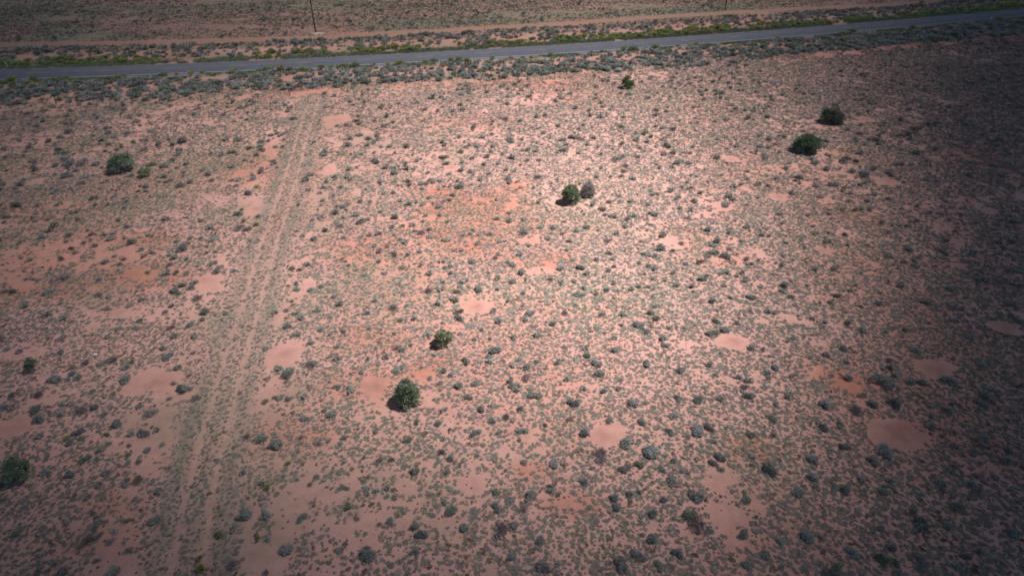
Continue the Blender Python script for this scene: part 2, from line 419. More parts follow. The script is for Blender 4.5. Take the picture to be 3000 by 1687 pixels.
# ---------------------------------------------------------------- road and its markings
def ribbon(name, s0, s1, x0, x1, z, mat, step=2.0, label=None, cols=None, thick=None):
    """strip between signed offsets s0 < s1 from the centre line"""
    n = max(2, int((x1 - x0) / step)); xs = np.linspace(x0, x1, n)
    sl = road_slope(xs); nx, ny = -sl / np.sqrt(1 + sl ** 2), 1 / np.sqrt(1 + sl ** 2)
    offs = np.linspace(s0, s1, 2 if cols is None else len(cols))
    P = []; C = []
    for j, o_ in enumerate(offs):
        zz = z + 0.05 * (1 - abs(o_) / 4.5)
        P.append(np.stack([xs + nx * o_, road_y(xs) + ny * o_, np.full(n, zz)], -1))
        if cols is not None: C.append(np.tile(cols[j], (n, 1)))
    if thick:
        for o_, at in ((offs[0] - .35, 0), (offs[-1] + .35, None)):
            row = np.stack([xs + nx * o_, road_y(xs) + ny * o_, np.full(n, z - thick)], -1)
            if at == 0: P.insert(0, row); C.insert(0, C[0])
            else: P.append(row); C.append(C[-1])
    k = len(P); V = np.stack(P, 0).reshape(-1, 3); idx = np.arange(k * n).reshape(k, n)
    Fq = np.stack([idx[:-1, :-1], idx[:-1, 1:], idx[1:, 1:], idx[1:, :-1]], -1).reshape(-1, 4)
    o = link(name, mesh_np(name, V, Fq, mat, np.vstack(C) if C else None, smooth=bool(C)))
    if label: tag(o, label, kind="structure")
    return o

A1, A2 = np.array([0.130, 0.132, 0.156]), np.array([0.088, 0.094, 0.120])
prof = []
for s in np.linspace(-ROAD_HW, ROAD_HW, 34):
    w = 0.55 * np.exp(-((s + .7) / .35) ** 2) + .8 * np.exp(-((s + 3.0) / .4) ** 2) + .3 * np.exp(-((s - 2.8) / .4) ** 2) + .25 * np.exp(-((s - 1.1) / .35) ** 2) + (.35 if s < -.3 else 0)
    w = min(1, w); prof.append(A1 * (1 - w) + A2 * w)
ribbon("road", -ROAD_HW, ROAD_HW, -320, 420, 0.03, M_ASPH, 1.0, "dark two-lane asphalt road", prof, thick=0.16)
ribbon("road_marking", -ROAD_HW + .28, -ROAD_HW + .44, -320, 420, 0.036, M_LINE, 2.0, "worn white line along the near road edge")
ribbon("road_marking", ROAD_HW - .42, ROAD_HW - .30, -320, 420, 0.036, M_LINE2, 2.0, "worn pale line along the far road edge")
def dashes():
    V, Fq = [], []
    x0 = gp(511, 200)[0]
    for k in range(-22, 30):
        # march along the centre line
        xc = x0; step = 11.9 * (1 if k > 0 else -1)
        for _ in range(abs(k)): xc += step / math.sqrt(1 + float(road_slope(xc)) ** 2)
        sl = float(road_slope(xc)); L = math.sqrt(1 + sl * sl); tx, ty = 1 / L, sl / L; nx, ny = -ty, tx
        b = len(V); yc = float(road_y(xc)) + .0
        for a, w in ((-1.65, -.055), (1.65, -.055), (1.65, .055), (-1.65, .055)):
            V.append((xc + tx * a + nx * (w + .1), yc + ty * a + ny * (w + .1), 0.0865))
        Fq.append((b, b + 1, b + 2, b + 3))
    o = link("road_marking", mesh_np("road_marking", np.array(V), np.array(Fq), M_DASH))
    tag(o, "faded yellow dashes down the middle of the road", kind="structure")
dashes()

# ---------------------------------------------------------------- plant templates (unit radius, all quads)
def leaf_quads(P, D, L, W, r, N=None):
    """quads at points P along directions D"""
    n = len(P); D = D / np.linalg.norm(D, axis=1, keepdims=True)
    A = r.normal(size=(n, 3)) if N is None else N + r.normal(size=(n, 3)) * .35; S = np.cross(D, A); S /= np.linalg.norm(S, axis=1, keepdims=True) + 1e-9
    L = np.broadcast_to(L, n)[:, None]; W = np.broadcast_to(W, n)[:, None]
    a = P - S * W * .35; b = P + S * W * .35; c = P + D * L + S * W * .5; d = P + D * L - S * W * .5
    V = np.stack([a, b, c, d], 1).reshape(-1, 3)
    return V, np.arange(4 * n).reshape(n, 4)

def stick(p0, p1, r0, r1, sides=4):
    p0, p1 = np.array(p0, float), np.array(p1, float); d = p1 - p0; d /= np.linalg.norm(d) + 1e-9
    u = np.cross(d, [0.31, 0.9, 0.2]); u /= np.linalg.norm(u); v = np.cross(d, u)
    V = []
    for p, rr in ((p0, r0), (p1, r1)):
        for k in range(sides):
            a = 2 * math.pi * k / sides; V.append(p + rr * (math.cos(a) * u + math.sin(a) * v))
    Fq = [(k, (k + 1) % sides, sides + (k + 1) % sides, sides + k) for k in range(sides)]
    if sides == 4: Fq += [(3, 2, 1, 0), (4, 5, 6, 7)]
    return np.array(V), np.array(Fq)

class Acc:
    def __init__(s): s.V, s.F, s.C, s.n = [], [], [], 0
    def add(s, V, F, C):
        s.V.append(V); s.F.append(F + s.n); s.C.append(np.broadcast_to(C, (len(V), 3)).astype(float)); s.n += len(V)
    def get(s): return np.vstack(s.V), np.vstack(s.F), np.vstack(s.C)

def shrub_tpl(r, n, base, kind="sage", lobes=7, H=0.75):
    """domed shrub of lobes; leaves point outward and up"""
    A = Acc(); base = np.array(base)
    ang = r.uniform(0, 2 * np.pi, lobes); rad = np.sqrt(r.uniform(0.0, 1, lobes)) * .62; rad[0] = .1
    cx, cy = np.cos(ang) * rad, np.sin(ang) * rad * r.uniform(.7, 1)
    lr = r.uniform(.24, .5, lobes); ch = H * (1 - .55 * rad ** 2) * r.uniform(.55, .85, lobes)
    k = r.integers(0, lobes, n)
    th = r.uniform(0, 2 * np.pi, n); ph = np.arccos(r.uniform(-.25, 1, n))
    nn = np.stack([np.sin(ph) * np.cos(th), np.sin(ph) * np.sin(th), np.cos(ph)], 1)
    q = r.uniform(.5, 1.0, n) ** .45
    P = np.stack([cx[k], cy[k], ch[k] * .72], 1) + nn * (lr[k] * q)[:, None] * np.array([1, 1, .8])
    P[:, 2] = np.maximum(P[:, 2], 0.02)
    tone = (0.75 + .5 * r.random(lobes))[k] * r.uniform(.8, 1.25, n)
    if kind == "dry":
        D = nn + np.array([0, 0, .5]) + r.normal(size=(n, 3)) * .6
        V, F = leaf_quads(P * np.array([1, 1, .8]), D, r.uniform(.18, .45, n), .035, r)
    elif kind == "rabbit":
        D = nn * .7 + np.array([0, 0, .9]) + r.normal(size=(n, 3)) * .25
        V, F = leaf_quads(P, D * np.array([1, 1, .5]), r.uniform(.12, .22, n), .09, r, nn * .7 + np.array([.2, 0, .7]))
    else:
        D = nn * np.array([1, 1, .3]) + np.array([0, 0, .15]) + r.normal(size=(n, 3)) * np.array([.7, .7, .5])
        V, F = leaf_quads(P, D, r.uniform(.10, .22, n), .10, r, nn * .6 + np.array([.25, 0, .8]))
    C = np.repeat(base[None] * tone[:, None], 4, 0)
    if kind == "rabbit":
        yl = (np.repeat(nn[:, 2], 4) > .35) & (np.repeat(r.random(n), 4) > .45)
        C[yl] = C[yl] * np.array([1.35, 1.2, .75])
    A.add(V, F, C)
    for i in range(lobes + 3):
        j = i % lobes; V, F = stick((r.uniform(-.08, .08), r.uniform(-.08, .08), 0), (cx[j], cy[j], ch[j] * r.uniform(.8, 1.15)), .022, .010)
        A.add(V, F, (0.17, 0.14, 0.125))
    return A.get()

def mat_tpl(r, n, base):
    """low matted clump, nearly flush with the sand"""
    base = np.array(base)
    th = r.uniform(0, 2 * np.pi, n); rr = np.sqrt(r.uniform(0, 1, n)) * .82
    el = r.uniform(.6, 1.0)
    P = np.stack([np.cos(th) * rr, np.sin(th) * rr * el, .02 + .16 * (1 - rr ** 2) * r.uniform(.5, 1, n)], 1)
    L = 1.15 / math.sqrt(n) * 1.6
    D = r.normal(size=(n, 3)); D[:, 2] = r.uniform(-.15, .30, n)
    D /= np.linalg.norm(D, axis=1, keepdims=True)
    S = np.cross(D, np.array([0, 0, 1.0]) + r.normal(size=(n, 3)) * .18); S /= np.linalg.norm(S, axis=1, keepdims=True)
    L = L * r.uniform(.7, 1.2, n)[:, None]
    a = P - S * L * .35 - D * L * .5; b = P + S * L * .35 - D * L * .5; c = P + S * L * .42 + D * L * .5; d = P - S * L * .42 + D * L * .5
    V = np.stack([a, b, c, d], 1).reshape(-1, 3); V[:, 2] = np.maximum(V[:, 2], -.05)
    C = np.repeat(base[None] * r.uniform(.8, 1.2, n)[:, None], 4, 0)
    return V, np.arange(4 * n).reshape(n, 4), C

def scatter(tpls, pos, size, hscale, tint, seed):
    """merge copies of the templates; pos (n,3), size (n,), tint (n,3) multiplies"""
    r = np.random.default_rng(seed); n = len(pos); which = r.integers(0, len(tpls), n); rot = r.uniform(0, 2 * np.pi, n)
    Vs, Fs, Cs, base = [], [], [], 0
    for k, (V, F, C) in enumerate(tpls):
        s = np.where(which == k)[0]
        if not len(s): continue
        c, sn = np.cos(rot[s])[:, None], np.sin(rot[s])[:, None]
        X = V[None, :, 0] * c - V[None, :, 1] * sn; Y = V[None, :, 0] * sn + V[None, :, 1] * c
        W = np.stack([X * size[s, None], Y * size[s, None], V[None, :, 2] * (size[s] * hscale[s])[:, None]], -1) + pos[s][:, None, :]
        Vs.append(W.reshape(-1, 3).astype(np.float32))
        Fs.append((F[None] + (np.arange(len(s)) * len(V))[:, None, None] + base).reshape(-1, 4).astype(np.int32)); base += len(V) * len(s)
        Cs.append((C[None] * tint[s][:, None, :]).reshape(-1, 3).astype(np.float32))
    return np.vstack(Vs), np.vstack(Fs), np.vstack(Cs)

def in_view(x, y, m=60):
    u, v = to_px(x, y); return (u > -m) & (u < 3000 + m) & (v > -m) & (v < 1687 + m)

# ---------------------------------------------------------------- shrubs read off the photo (tile pixels: x, y, width[, type])
def tile(ox, oy, k, txt):
    out = []
    for w in txt.split():
        p = w.split(","); t = p[3] if len(p) > 3 else "s"
        out.append((ox + float(p[0]) / k, oy + float(p[1]) / k, float(p[2]) / k, t))
    return out
S = []
S += tile(0, 400, 2.415, """130,485,110 285,370,60 380,400,60 470,285,90 545,245,60 500,195,100 610,170,60 670,205,55 355,35,80 430,10,60 590,65,60 735,35,60 805,15,45 950,45,50 1130,60,80 1300,42,100
1275,115,50 1320,190,50 1570,130,60 1640,215,60 1690,30,70 1740,165,50 1855,40,60 1850,90,65 1850,245,90 2040,70,50 2200,275,70 2290,115,70 1770,405,90 1690,550,85 1820,355,40,y 1728,600,55,y 1815,630,50,y
1695,645,80,p 1170,585,70 1325,573,35 1490,650,70 1035,350,80 1130,320,40 985,385,50 800,428,50 880,437,35 730,325,40 590,290,50 175,310,50 35,345,60 20,375,60 35,600,50 385,625,75 345,660,60 125,695,50
250,590,40 320,535,40 405,483,50 265,485,50 555,580,50 550,525,60 680,480,50 885,500,50 840,585,60 900,635,60,p 490,690,70 740,690,40 790,720,75 935,745,100 1000,800,60 1025,840,55 670,770,60 740,885,80
585,845,45 1300,785,110 1515,730,70 1330,865,45 1205,835,55 1400,915,40 1530,895,60,p 1540,950,80 1650,950,60 1320,970,60 1050,960,50 1195,950,40 450,995,130,p 265,1010,45 700,1005,60,p 355,1090,100
970,1095,40 1235,1095,90 1385,1035,70 700,1115,70,p 775,1130,60 1000,1160,60 1400,1145,80,p 1215,1200,60 920,1195,60 1175,1245,60 1460,1240,100 1440,1290,60 1360,1330,80 1210,1355,70,p 990,1300,60,g
960,1350,65 830,1365,40 870,1400,40 760,1420,60 1235,1415,70 1380,1420,70 450,1425,80,p 2045,1345,90 2130,1285,90 2250,1235,75 2275,1370,65 2105,1410,80 2035,1235,60 2100,1080,65 2195,1080,60 2175,905,60
2235,725,70 2140,710,50 2070,480,50 2285,455,45 2370,545,70 2265,575,60 2385,615,50 2410,675,50 2410,365,50 1975,930,50 1955,985,50 1945,1250,60 1885,690,50 1775,740,35""")
S += tile(1000, 400, 2.415, """45,65,80 195,15,70 345,70,55 235,170,80 280,320,70 60,235,60 385,260,70 530,175,50 560,160,40 620,255,50 515,230,45 410,210,35 635,305,60 605,335,50 570,370,45 850,240,60 910,250,60 855,180,55
935,155,60 1040,140,55 1115,190,60 1175,235,50 960,75,50 1075,72,50 1000,15,60 830,15,45 710,45,60 740,65,60 725,150,80 845,115,60 985,305,60 840,355,80 795,415,65 915,450,40 485,480,70 535,465,40 690,500,60
420,460,40 360,400,50 300,405,50 205,460,40 130,465,50 20,500,60 285,530,50 110,560,60 145,610,90 385,575,90 360,640,60 620,655,50 630,705,60 575,600,40 700,555,50 755,600,40 1195,540,55 1185,595,70
1100,580,60 940,660,60 970,695,50 910,690,35 1160,735,40 965,755,60 755,730,70 885,770,35 800,805,45 370,820,60 240,775,60 140,715,50 395,760,40 1110,828,45 1255,830,75 1285,670,90 1400,640,55 1500,640,65
1560,680,50,p 1740,635,65 1620,735,60 1330,770,50 1460,720,50 1600,800,50 1885,820,60 1800,865,60 1635,865,50 1920,870,50 1550,925,75 1700,930,80 1740,965,60 1885,945,60 1860,990,45 1275,965,75 1175,885,50
1210,905,70 930,880,70 775,915,45 780,965,50 725,880,40 615,970,75 315,965,60 170,980,55 270,885,50 105,945,40 840,1055,55 965,1085,80 1110,1080,50 785,1145,70 690,1185,70 610,1095,80,p 370,1220,90,p
185,1250,60 240,1160,50 445,1110,50 525,1290,60 430,1300,60 835,1285,85 840,1240,70,p 1080,1235,70 1110,1305,70 1330,1250,90 1180,1160,50 1460,1185,40 1560,1020,60 1680,1115,75 1720,1070,60 1855,1255,65
1930,1040,50 1885,1085,60 2045,1085,60 2205,1010,60 2370,1060,60 2350,970,60 2180,1250,80 2220,1205,50 2105,1335,90 1985,1330,50 2165,1385,60 1225,1420,75 1000,1370,45 1055,1430,40 835,1405,50 385,1395,45
25,1385,45 2255,800,90 2215,845,60 2265,705,75 2190,620,40 2165,660,40 1950,685,50 2010,640,55 2070,560,60 1905,560,60 1850,515,60 1780,480,60 1720,548,40 2050,455,60 2165,480,45 2230,550,70 2195,410,40
2370,440,50 2320,380,70 1895,460,60,p 2065,295,60 1980,275,50 1805,285,45 1835,220,40 2255,215,45 2105,140,50 1970,150,45 1560,95,60 1370,105,60 1400,170,40 1315,170,50 1285,100,40 1195,40,60 1280,20,40
1350,40,40 1480,10,50 1555,25,60 1630,10,60 1780,10,60 1505,375,40 1925,1425,70 2290,1430,50""")
S += tile(2000, 400, 2.415, """350,350,70 330,425,75 85,455,75 300,485,80 185,660,80 445,645,70 240,740,80 205,830,80 305,860,85 440,875,60 310,970,75 130,1015,90 330,800,50 560,700,55 405,745,45 740,755,45 715,850,50
685,550,55 885,555,55 695,615,35 915,635,40 940,690,65 1010,745,75 765,395,65 1130,520,60 1310,460,60 1180,405,60 1290,270,90 1250,345,50 1020,235,70 830,295,70 725,225,55 945,305,50 660,295,60 250,150,65
270,270,45 455,245,50 35,320,50 100,275,40 1015,35,70 1390,60,60 1715,310,70 1650,600,60 1355,415,60 1325,520,60 1545,510,50 1595,800,90 1465,850,60 1305,770,50 1640,880,50 1840,810,60 2035,915,50 2240,745,60
1060,940,65 720,1060,90 885,1060,50 550,1075,40 475,1140,80 330,1145,50 215,1170,70 245,1235,40 240,1310,80 380,1320,60 300,1370,90 200,1390,100 590,1240,70 650,1250,60 920,1295,60 1010,1320,50 1170,1320,70
1045,1180,65 1370,1180,70 1260,1205,50 1535,1060,70 1275,1370,80 1440,1380,50 1575,1365,60 1720,1180,80 1910,1215,80 1890,1075,80 2120,1005,60 2295,1180,80 2380,1310,90 2030,1415,70 790,1425,60 1865,465,50
2080,610,50 1610,205,60 1980,200,50 1785,100,60 2300,640,50 430,1030,60,p""")
S += tile(0, 1000, 2.109, """45,45,60 115,65,60 345,235,90 485,230,65 255,330,85,p 90,340,80 45,410,100 235,430,100 260,490,110 520,425,110,p 590,410,80 655,460,50 380,445,50 250,600,65 430,610,60,y 510,610,60 620,150,40
700,120,90,p 785,165,60 780,240,110 760,270,60 580,310,50 705,330,35,y 1010,50,55 1045,95,90 1110,165,65 970,170,40 1140,310,110 1055,362,40,p 955,450,80 1080,265,60,p 870,410,60 730,520,90 820,580,60
905,580,100 970,560,60 680,650,60 630,685,60 925,680,75 800,755,55 800,710,50 865,750,60,p 810,655,45 680,815,70 300,815,80 445,830,85 620,900,70 855,870,100,p 780,890,60 545,985,40 25,990,50 155,1035,60
430,1135,60 305,1185,60 120,1195,70 645,985,40 590,1165,50 610,1210,80 690,1240,60 540,1240,110,p 615,1355,70 345,1370,60 390,1430,70 245,1430,60 800,1300,60 785,1110,70,p 1515,355,70 1790,215,120 1730,360,70
1790,370,60 1890,350,60 1885,480,80 1870,600,50,p 1625,600,95 1710,645,100 1780,765,40,y 1415,860,85 1500,820,60 1655,910,70,y 1625,880,50 1960,850,60 1920,890,50,p 1835,860,40 1520,1080,110 1655,1075,90
1870,1100,90 1285,1135,60 1365,1200,60,y 1445,1175,70 1600,1220,40,y 1655,1225,60 1785,1280,130 2095,1300,70 1450,1380,110,p 1240,1340,60,y 1255,1415,100,y 1640,1435,50 1925,150,90,p 1920,15,70 2085,40,50
2080,120,60 2090,290,50 2105,640,50 2035,620,50 1970,640,50,p 2100,820,50 2100,925,50 1280,215,50 1610,10,60 370,70,60""")
S += tile(1000, 1000, 2.109, """380,55,55 270,105,60 160,120,40 60,300,80 130,200,50 345,185,80 960,60,100 910,100,50 770,130,90 730,280,75 835,265,60 625,190,60 685,215,50 1060,150,60 1140,160,65 1200,125,50 1335,130,70
1040,245,70 1080,300,65 1205,340,100 1385,240,50 1430,385,100 1490,290,60 1580,140,70 1590,200,80 1630,310,60 1680,55,70 1885,145,95 2000,25,70 2095,185,80 1720,235,40 2080,355,70 1800,385,80 1710,295,50
1850,500,80 1655,495,60 2050,460,70 2030,560,70 790,350,70 860,425,70 1115,425,65 1025,470,60,p 640,430,60 610,515,65 935,500,70 1115,560,80 630,615,30 1500,565,100 1765,635,110 1915,675,130 2060,740,60
1745,785,90 1840,765,80 1980,790,70 1600,730,110,p 1320,755,90 1130,760,60 675,730,80 455,815,90 230,745,80,p 25,910,70 285,915,40 335,975,50 220,935,50 155,920,50 20,605,50 40,1040,60,g 1495,870,75
1680,965,90 1785,940,60 1840,925,40 1990,970,60 2040,860,90 1920,1060,90 1165,965,85 950,935,60 960,1035,90 1070,1135,80 680,1050,110 450,1150,80 770,1155,90 960,1200,60 1225,1230,75 1045,1330,90
1260,1395,110 180,1320,130 450,1310,70 1730,1380,110 1915,1225,90 1960,1390,80 2070,1300,90 1855,1350,70""")
S += tile(2000, 1000, 2.109, """320,40,80 425,40,60 160,140,60 575,160,80 890,80,70 675,215,50 530,220,50 340,220,60 230,350,60 105,365,90 410,335,80 545,470,90 575,380,50 660,330,90 1015,225,70 1105,325,70 1165,380,90
880,390,100 1235,250,140 1275,155,70 1320,205,60 1480,245,80 1500,185,70 1635,235,100 1435,55,80 1845,140,70 1315,375,120 1070,420,90,p 1625,420,90 1540,455,60,g 1535,515,90 1840,380,90 965,495,60 860,520,80
1000,640,80 1250,670,140 1180,730,100 1680,640,70 1790,680,60 1840,635,70 1855,580,80 2010,660,80 1985,735,100 90,550,100 160,530,80 430,570,80 560,575,50,p 230,705,90 435,710,60 540,780,110 815,720,100
800,820,90 1000,905,90 1105,840,70 710,920,90 1245,920,90 1285,850,60 1600,880,100 1770,875,90 1690,1010,100 100,950,120 390,965,90 1470,1120,110 1430,1040,70 1230,1140,80 90,1130,130,p 370,1185,90
775,1200,100 600,1225,80 510,1310,80 1040,1285,110 400,1370,100 940,1400,110 1340,1430,90 1480,1340,90 1700,1370,90 1840,1290,90 1285,1260,80 2040,1170,100 2090,260,60 1900,290,60 1640,790,60 245,790,50""")
# tile A of the strip by the road, where single yellow-green mounds can be told apart (x, y, width in a 2.576 tile)
for ox, txt in ((0, """100,620,90,y 140,630,70,y 110,645,80,y 260,610,95,y 258,660,75,y 405,600,40,y 455,605,50,y 505,595,60,y 585,627,90,y 940,580,55,y 895,592,60,y 850,600,70,y 805,640,50,y 1230,575,80,y 1335,572,60,y
1450,565,75,y 1530,562,60,y 1760,550,85,y 1958,550,60,y 2030,540,90,y 2120,535,100,y 2190,535,60,y 2290,530,80,y 2350,525,60,y 2420,525,70,y 2500,520,60,y 2550,520,60,y 500,625,60,y"""),
                (1000, """30,515,90,y 100,505,90,y 245,495,45,y 350,497,60,y 440,492,120,y 640,475,70,y 700,475,70,y 775,505,55,y 830,465,70,y 890,465,90,y 950,480,80,y 1140,450,60,y 1235,465,50,y 1280,450,50,y 1355,478,50,y
1430,450,60,y 1480,465,40,y 1500,430,40,y 1580,425,65,y 1590,455,70,y 1885,397,30,y 1960,396,40,y 2130,380,75,y 2200,380,80,y 2290,372,40,y 2370,370,80,y 2470,400,70,y 2540,350,40,y"""),
                (2000, """60,345,50,y 100,338,40,y 715,295,45,y 520,338,60,y 625,342,40,y 1270,248,110,y 1200,262,60,y 1025,285,60,y 1730,222,70,y 1470,258,50,y 1545,255,45,y 2010,222,70,y 2120,175,45,y 2385,150,70,y 2520,165,60,y""")):
    S += tile(ox, 0, 2.576, txt)

shr = []                                                    # x, y, radius m, type
for (px, py, w, t) in S:
    x, y = gp(px, py); r = .5 * w / px_scale(x, y)
    y -= r * .15
    if t == "y": r *= 1.05
    if y > 95 and t != "y": r = min(r, .75)
    shr.append([x, y, float(np.clip(r * .93, .2, 1.1)), t])

# random shrubs to fill what the lists leave out
def far_from(x, y, pts, k=0.9):
    P = np.array([(q[0], q[1]) for q in pts]); return np.min(np.hypot(P[:, 0] - x, P[:, 1] - y)) > k
R = np.random.default_rng(77)
JUN_PX = [(363, 512, 79, 1), (423, 523, 38, 1), (454, 401, 20, 1), (100, 1092, 42, 1), (64, 1416, 84, 1), (1300, 1020, 60, 1), (1195, 1192, 82, 1),
          (1671, 599, 57, 1), (1722, 580, 48, 1), (2358, 458, 79, 1), (2434, 368, 64, 1), (1838, 262, 40, 1)]
JUN = [gp(p[0], p[1] - 0.18 * p[2]) for p in JUN_PX]
JR = [.5 * p[2] / px_scale(*g) for p, g in zip(JUN_PX, JUN)]
def blocked(x, y):
    if patch_mask(np.array([x]), np.array([y]))[0] > .45: return True
    for (jx, jy), r in zip(JUN, JR):
        if math.hypot(x - jx, y - jy) < r + .5: return True
    d, _ = poly_dist(np.array([x]), np.array([y]), TRACK)
    if d[0] < 1.7 and y < road_y(x) - 9: return True
    return False
extra = []
def add_random(n, ylo, yhi, rlo, rhi, kinds, cond, xspan=1.0, sep=.8):
    c = 0; tries = 0
    while c < n and tries < n * 40:
        tries += 1
        y = math.sqrt(R.uniform(ylo ** 2, yhi ** 2)); hw = 0.862 * (y * .834 + CAM_H * .552) * 1.02 + 3
        x = R.uniform(-hw, hw)
        if not cond(x, y) or blocked(x, y): continue
        r = rlo + (rhi - rlo) * R.random() ** 1.8
        extra.append([x, y, r, kinds[R.integers(len(kinds))]]); c += 1
rdn = lambda x, y: float(road_d(x, y))
ns = lambda x, y, s, sd: float(vnoise(np.array([x]), np.array([y]), s, sd)[0])
# open field between the listed tiles and the verge, plus a thin scatter of small ones nearer
add_random(1500, 62, 150, .24, .62, "sssssgp", lambda x, y: rdn(x, y) < -15 and ns(x, y, 9, 81) > .30)
add_random(1000, 14, 66, .13, .42, "ssssgpp", lambda x, y: ns(x, y, 6, 82) > .35)
# the dense near verge
add_random(2300, 60, 230, .42, .98, "sssssssg", lambda x, y: -18 - 4 * ns(x, y, 14, 83) < rdn(x, y) < -7.2 and ns(x, y, 5, 84) > .20)
add_random(150, 60, 230, .3, .55, "gs", lambda x, y: -8.0 < rdn(x, y) < -5.9 and ns(x, y, 7, 85) > .35)
add_random(110, 60, 230, .4, .75, "y", lambda x, y: -8.4 < rdn(x, y) < -6.2 and ns(x, y, 9, 102) > .4)
# the far verge: green-yellow band against the asphalt, then grey brush
ny = [0]
add_random(860, 70, 260, .5, 1.1, "y", lambda x, y: 5.9 < rdn(x, y) < 10.6 and ns(x, y, 7, 101) > .26)
add_random(420, 70, 260, .35, .8, "gs", lambda x, y: 5.4 < rdn(x, y) < 12 and ns(x, y, 6, 86) > .3)
add_random(1400, 70, 260, .4, 1.0, "ssssg", lambda x, y: 10 < rdn(x, y) < 20 + 6 * ns(x, y, 14, 87))
# the plain beyond
def beyond(x, y):
    d = rdn(x, y)
    if d < 20: return False
    dd, _ = poly_dist(np.array([x]), np.array([y]), FTRACK)
    return dd[0] > 3.5 and ns(x, y, 12, 88) > .35
add_random(5200, 100, 290, .25, .75, "ssssgp", beyond)
allsh = [s for s in shr if not blocked(s[0], s[1]) or s[3] in "yp"] + extra
for s in allsh: s.append(s[2] * px_scale(s[0], s[1]))

# ---------------------------------------------------------------- landmarks for telling look-alikes apart
LM = [("the big forked juniper", JUN[0]), ("the small round juniper", JUN[1]), ("the tiny juniper", JUN[2]), ("the upright juniper", JUN[3]), ("the grey-trunked juniper", JUN[4]),
      ("the rounded bright juniper", JUN[5]), ("the conical juniper", JUN[6]), ("the paired dense juniper", JUN[7]), ("the wide dark juniper", JUN[9]), ("the dome-shaped juniper", JUN[10]),
      ("the roadside juniper", JUN[11])]
for nm, i in (("the bare circle touching the track", 0), ("the long bare strip", 1), ("the bare spot at track end", 2), ("the bare bay beside the track", 6),
              ("the largest bare clearing", 7), ("the juniper's ant circle", 9), ("the bare lobe at the shade's edge", 10), ("the pale central clearing", 11),
              ("the pale strip above centre", 12), ("the broad pale bay", 13), ("the tiny far ant circle", 14), ("the ant circle amid dense mats", 16), ("the shaded crescent clearing", 17),
              ("the ant circle in half shade", 18), ("the clearing in deep shade", 19), ("the pale shaded crescent", 20), ("the great shaded clearing", 21), ("the bare tongue of sand", 43),
              ("the long pale hollow", 44), ("the bare sand at the field corner", 29), ("the narrow shaded gap", 30)):
    LM.append((nm, (PG[i][0], PG[i][1])))
POSTS_PX = [(587, 215, 8, 0), (1154, 195, 10, 0), (1671, 168, 12, 0), (2532, 103, 13, 0), (2900, 62, 9, 0),
            (25, 196, 11, 1), (607, 174, 9, 1), (1145, 147, 8, 1), (1622, 127, 10, 1), (2050, 98, 10, 1), (2446, 65, 7, 1), (2794, 38, 10, 1)]
POSTN = ["the post by yellow mounds", "the post against twin mounds", "the post by open gravel", "the dim near post", "the shaded near post",
         "the leaning far post", "the tilted far post", "the short far post", "the tall far post", "the far post below pole", "the far post past stone", "the shaded far post"]
POSTG = [gp(p[0], p[1]) for p in POSTS_PX]
LMR = list(zip(POSTN, POSTG))
_U = ["first", "second", "third", "fourth", "fifth", "sixth", "seventh", "eighth", "ninth", "tenth", "eleventh", "twelfth", "thirteenth", "fourteenth", "fifteenth", "sixteenth", "seventeenth", "eighteenth", "nineteenth"]
ORD = _U + sum([[t + "ieth"] + [t + "y-" + u for u in _U[:9]] for t in ("twent", "thirt", "fort", "fift")], [])
used_labels = set()
def label_all(items, noun, lms, short=False):
    """items: (object, x, y, look); a label says the look, then how many out from one landmark toward another"""
    P = np.array([p for _, p in lms]); groups = {}
    for it in items:
        o, x, y, look = it
        d = np.hypot(P[:, 0] - x, P[:, 1] - y); a = int(np.argmin(d))
        da = np.hypot(P[:, 0] - P[a, 0], P[:, 1] - P[a, 1]); cand = np.argsort(da)[1:7]
        v = np.array([x, y]) - P[a]; v = v / (np.linalg.norm(v) + 1e-6)
        w = P[cand] - P[a]; w /= np.linalg.norm(w, axis=1, keepdims=True)
        b = int(cand[int(np.argmax(w @ v))])
        groups.setdefault((a, b), []).append((d[a], it))
    for (a, b), L in groups.items():
        L.sort(key=lambda q: q[0])
        for k, (_, (o, x, y, look)) in enumerate(L):
            lab = f"{look} {noun}, {ORD[min(k, 58)]} from {lms[a][0]} toward {lms[b][0]}"
            if len(lab.replace(",", "").split()) > 16: lab = f"{look.split()[0]} {noun}, {ORD[min(k, 58)]} from {lms[a][0]} toward {lms[b][0]}".replace(" toward the ", " toward ").replace("from the ", "from ")
            while lab in used_labels: lab = "low " + lab
            for cut in (" road", " beside", "the ", " small"):
                if len(lab.split()) > 16: lab = lab.replace(cut, "", 2)
            used_labels.add(lab); o["label"] = lab

# ---------------------------------------------------------------- build shrubs
r0 = np.random.default_rng(3)
SAGE_C = [(0.32, 0.34, 0.315), (0.29, 0.32, 0.28), (0.35, 0.35, 0.335), (0.27, 0.29, 0.275)]
GREEN_C = [(0.22, 0.265, 0.20), (0.235, 0.26, 0.19)]
DRY_C = [(0.27, 0.225, 0.225), (0.29, 0.235, 0.23)]
YEL_C = [(0.31, 0.35, 0.16), (0.25, 0.31, 0.17), (0.35, 0.335, 0.15), (0.23, 0.29, 0.18)]
def make_lib(cols, kind, n, count, H):
    return [shrub_tpl(r0, n, cols[i % len(cols)], kind, lobes=int(r0.integers(6, 11)), H=H * r0.uniform(.85, 1.15)) for i in range(count)]
HI = {"s": make_lib(SAGE_C, "sage", 560, 12, .72), "g": make_lib(GREEN_C, "sage", 520, 4, .66), "p": make_lib(DRY_C, "dry", 420, 5, .5), "y": make_lib(YEL_C, "rabbit", 520, 6, .78)}
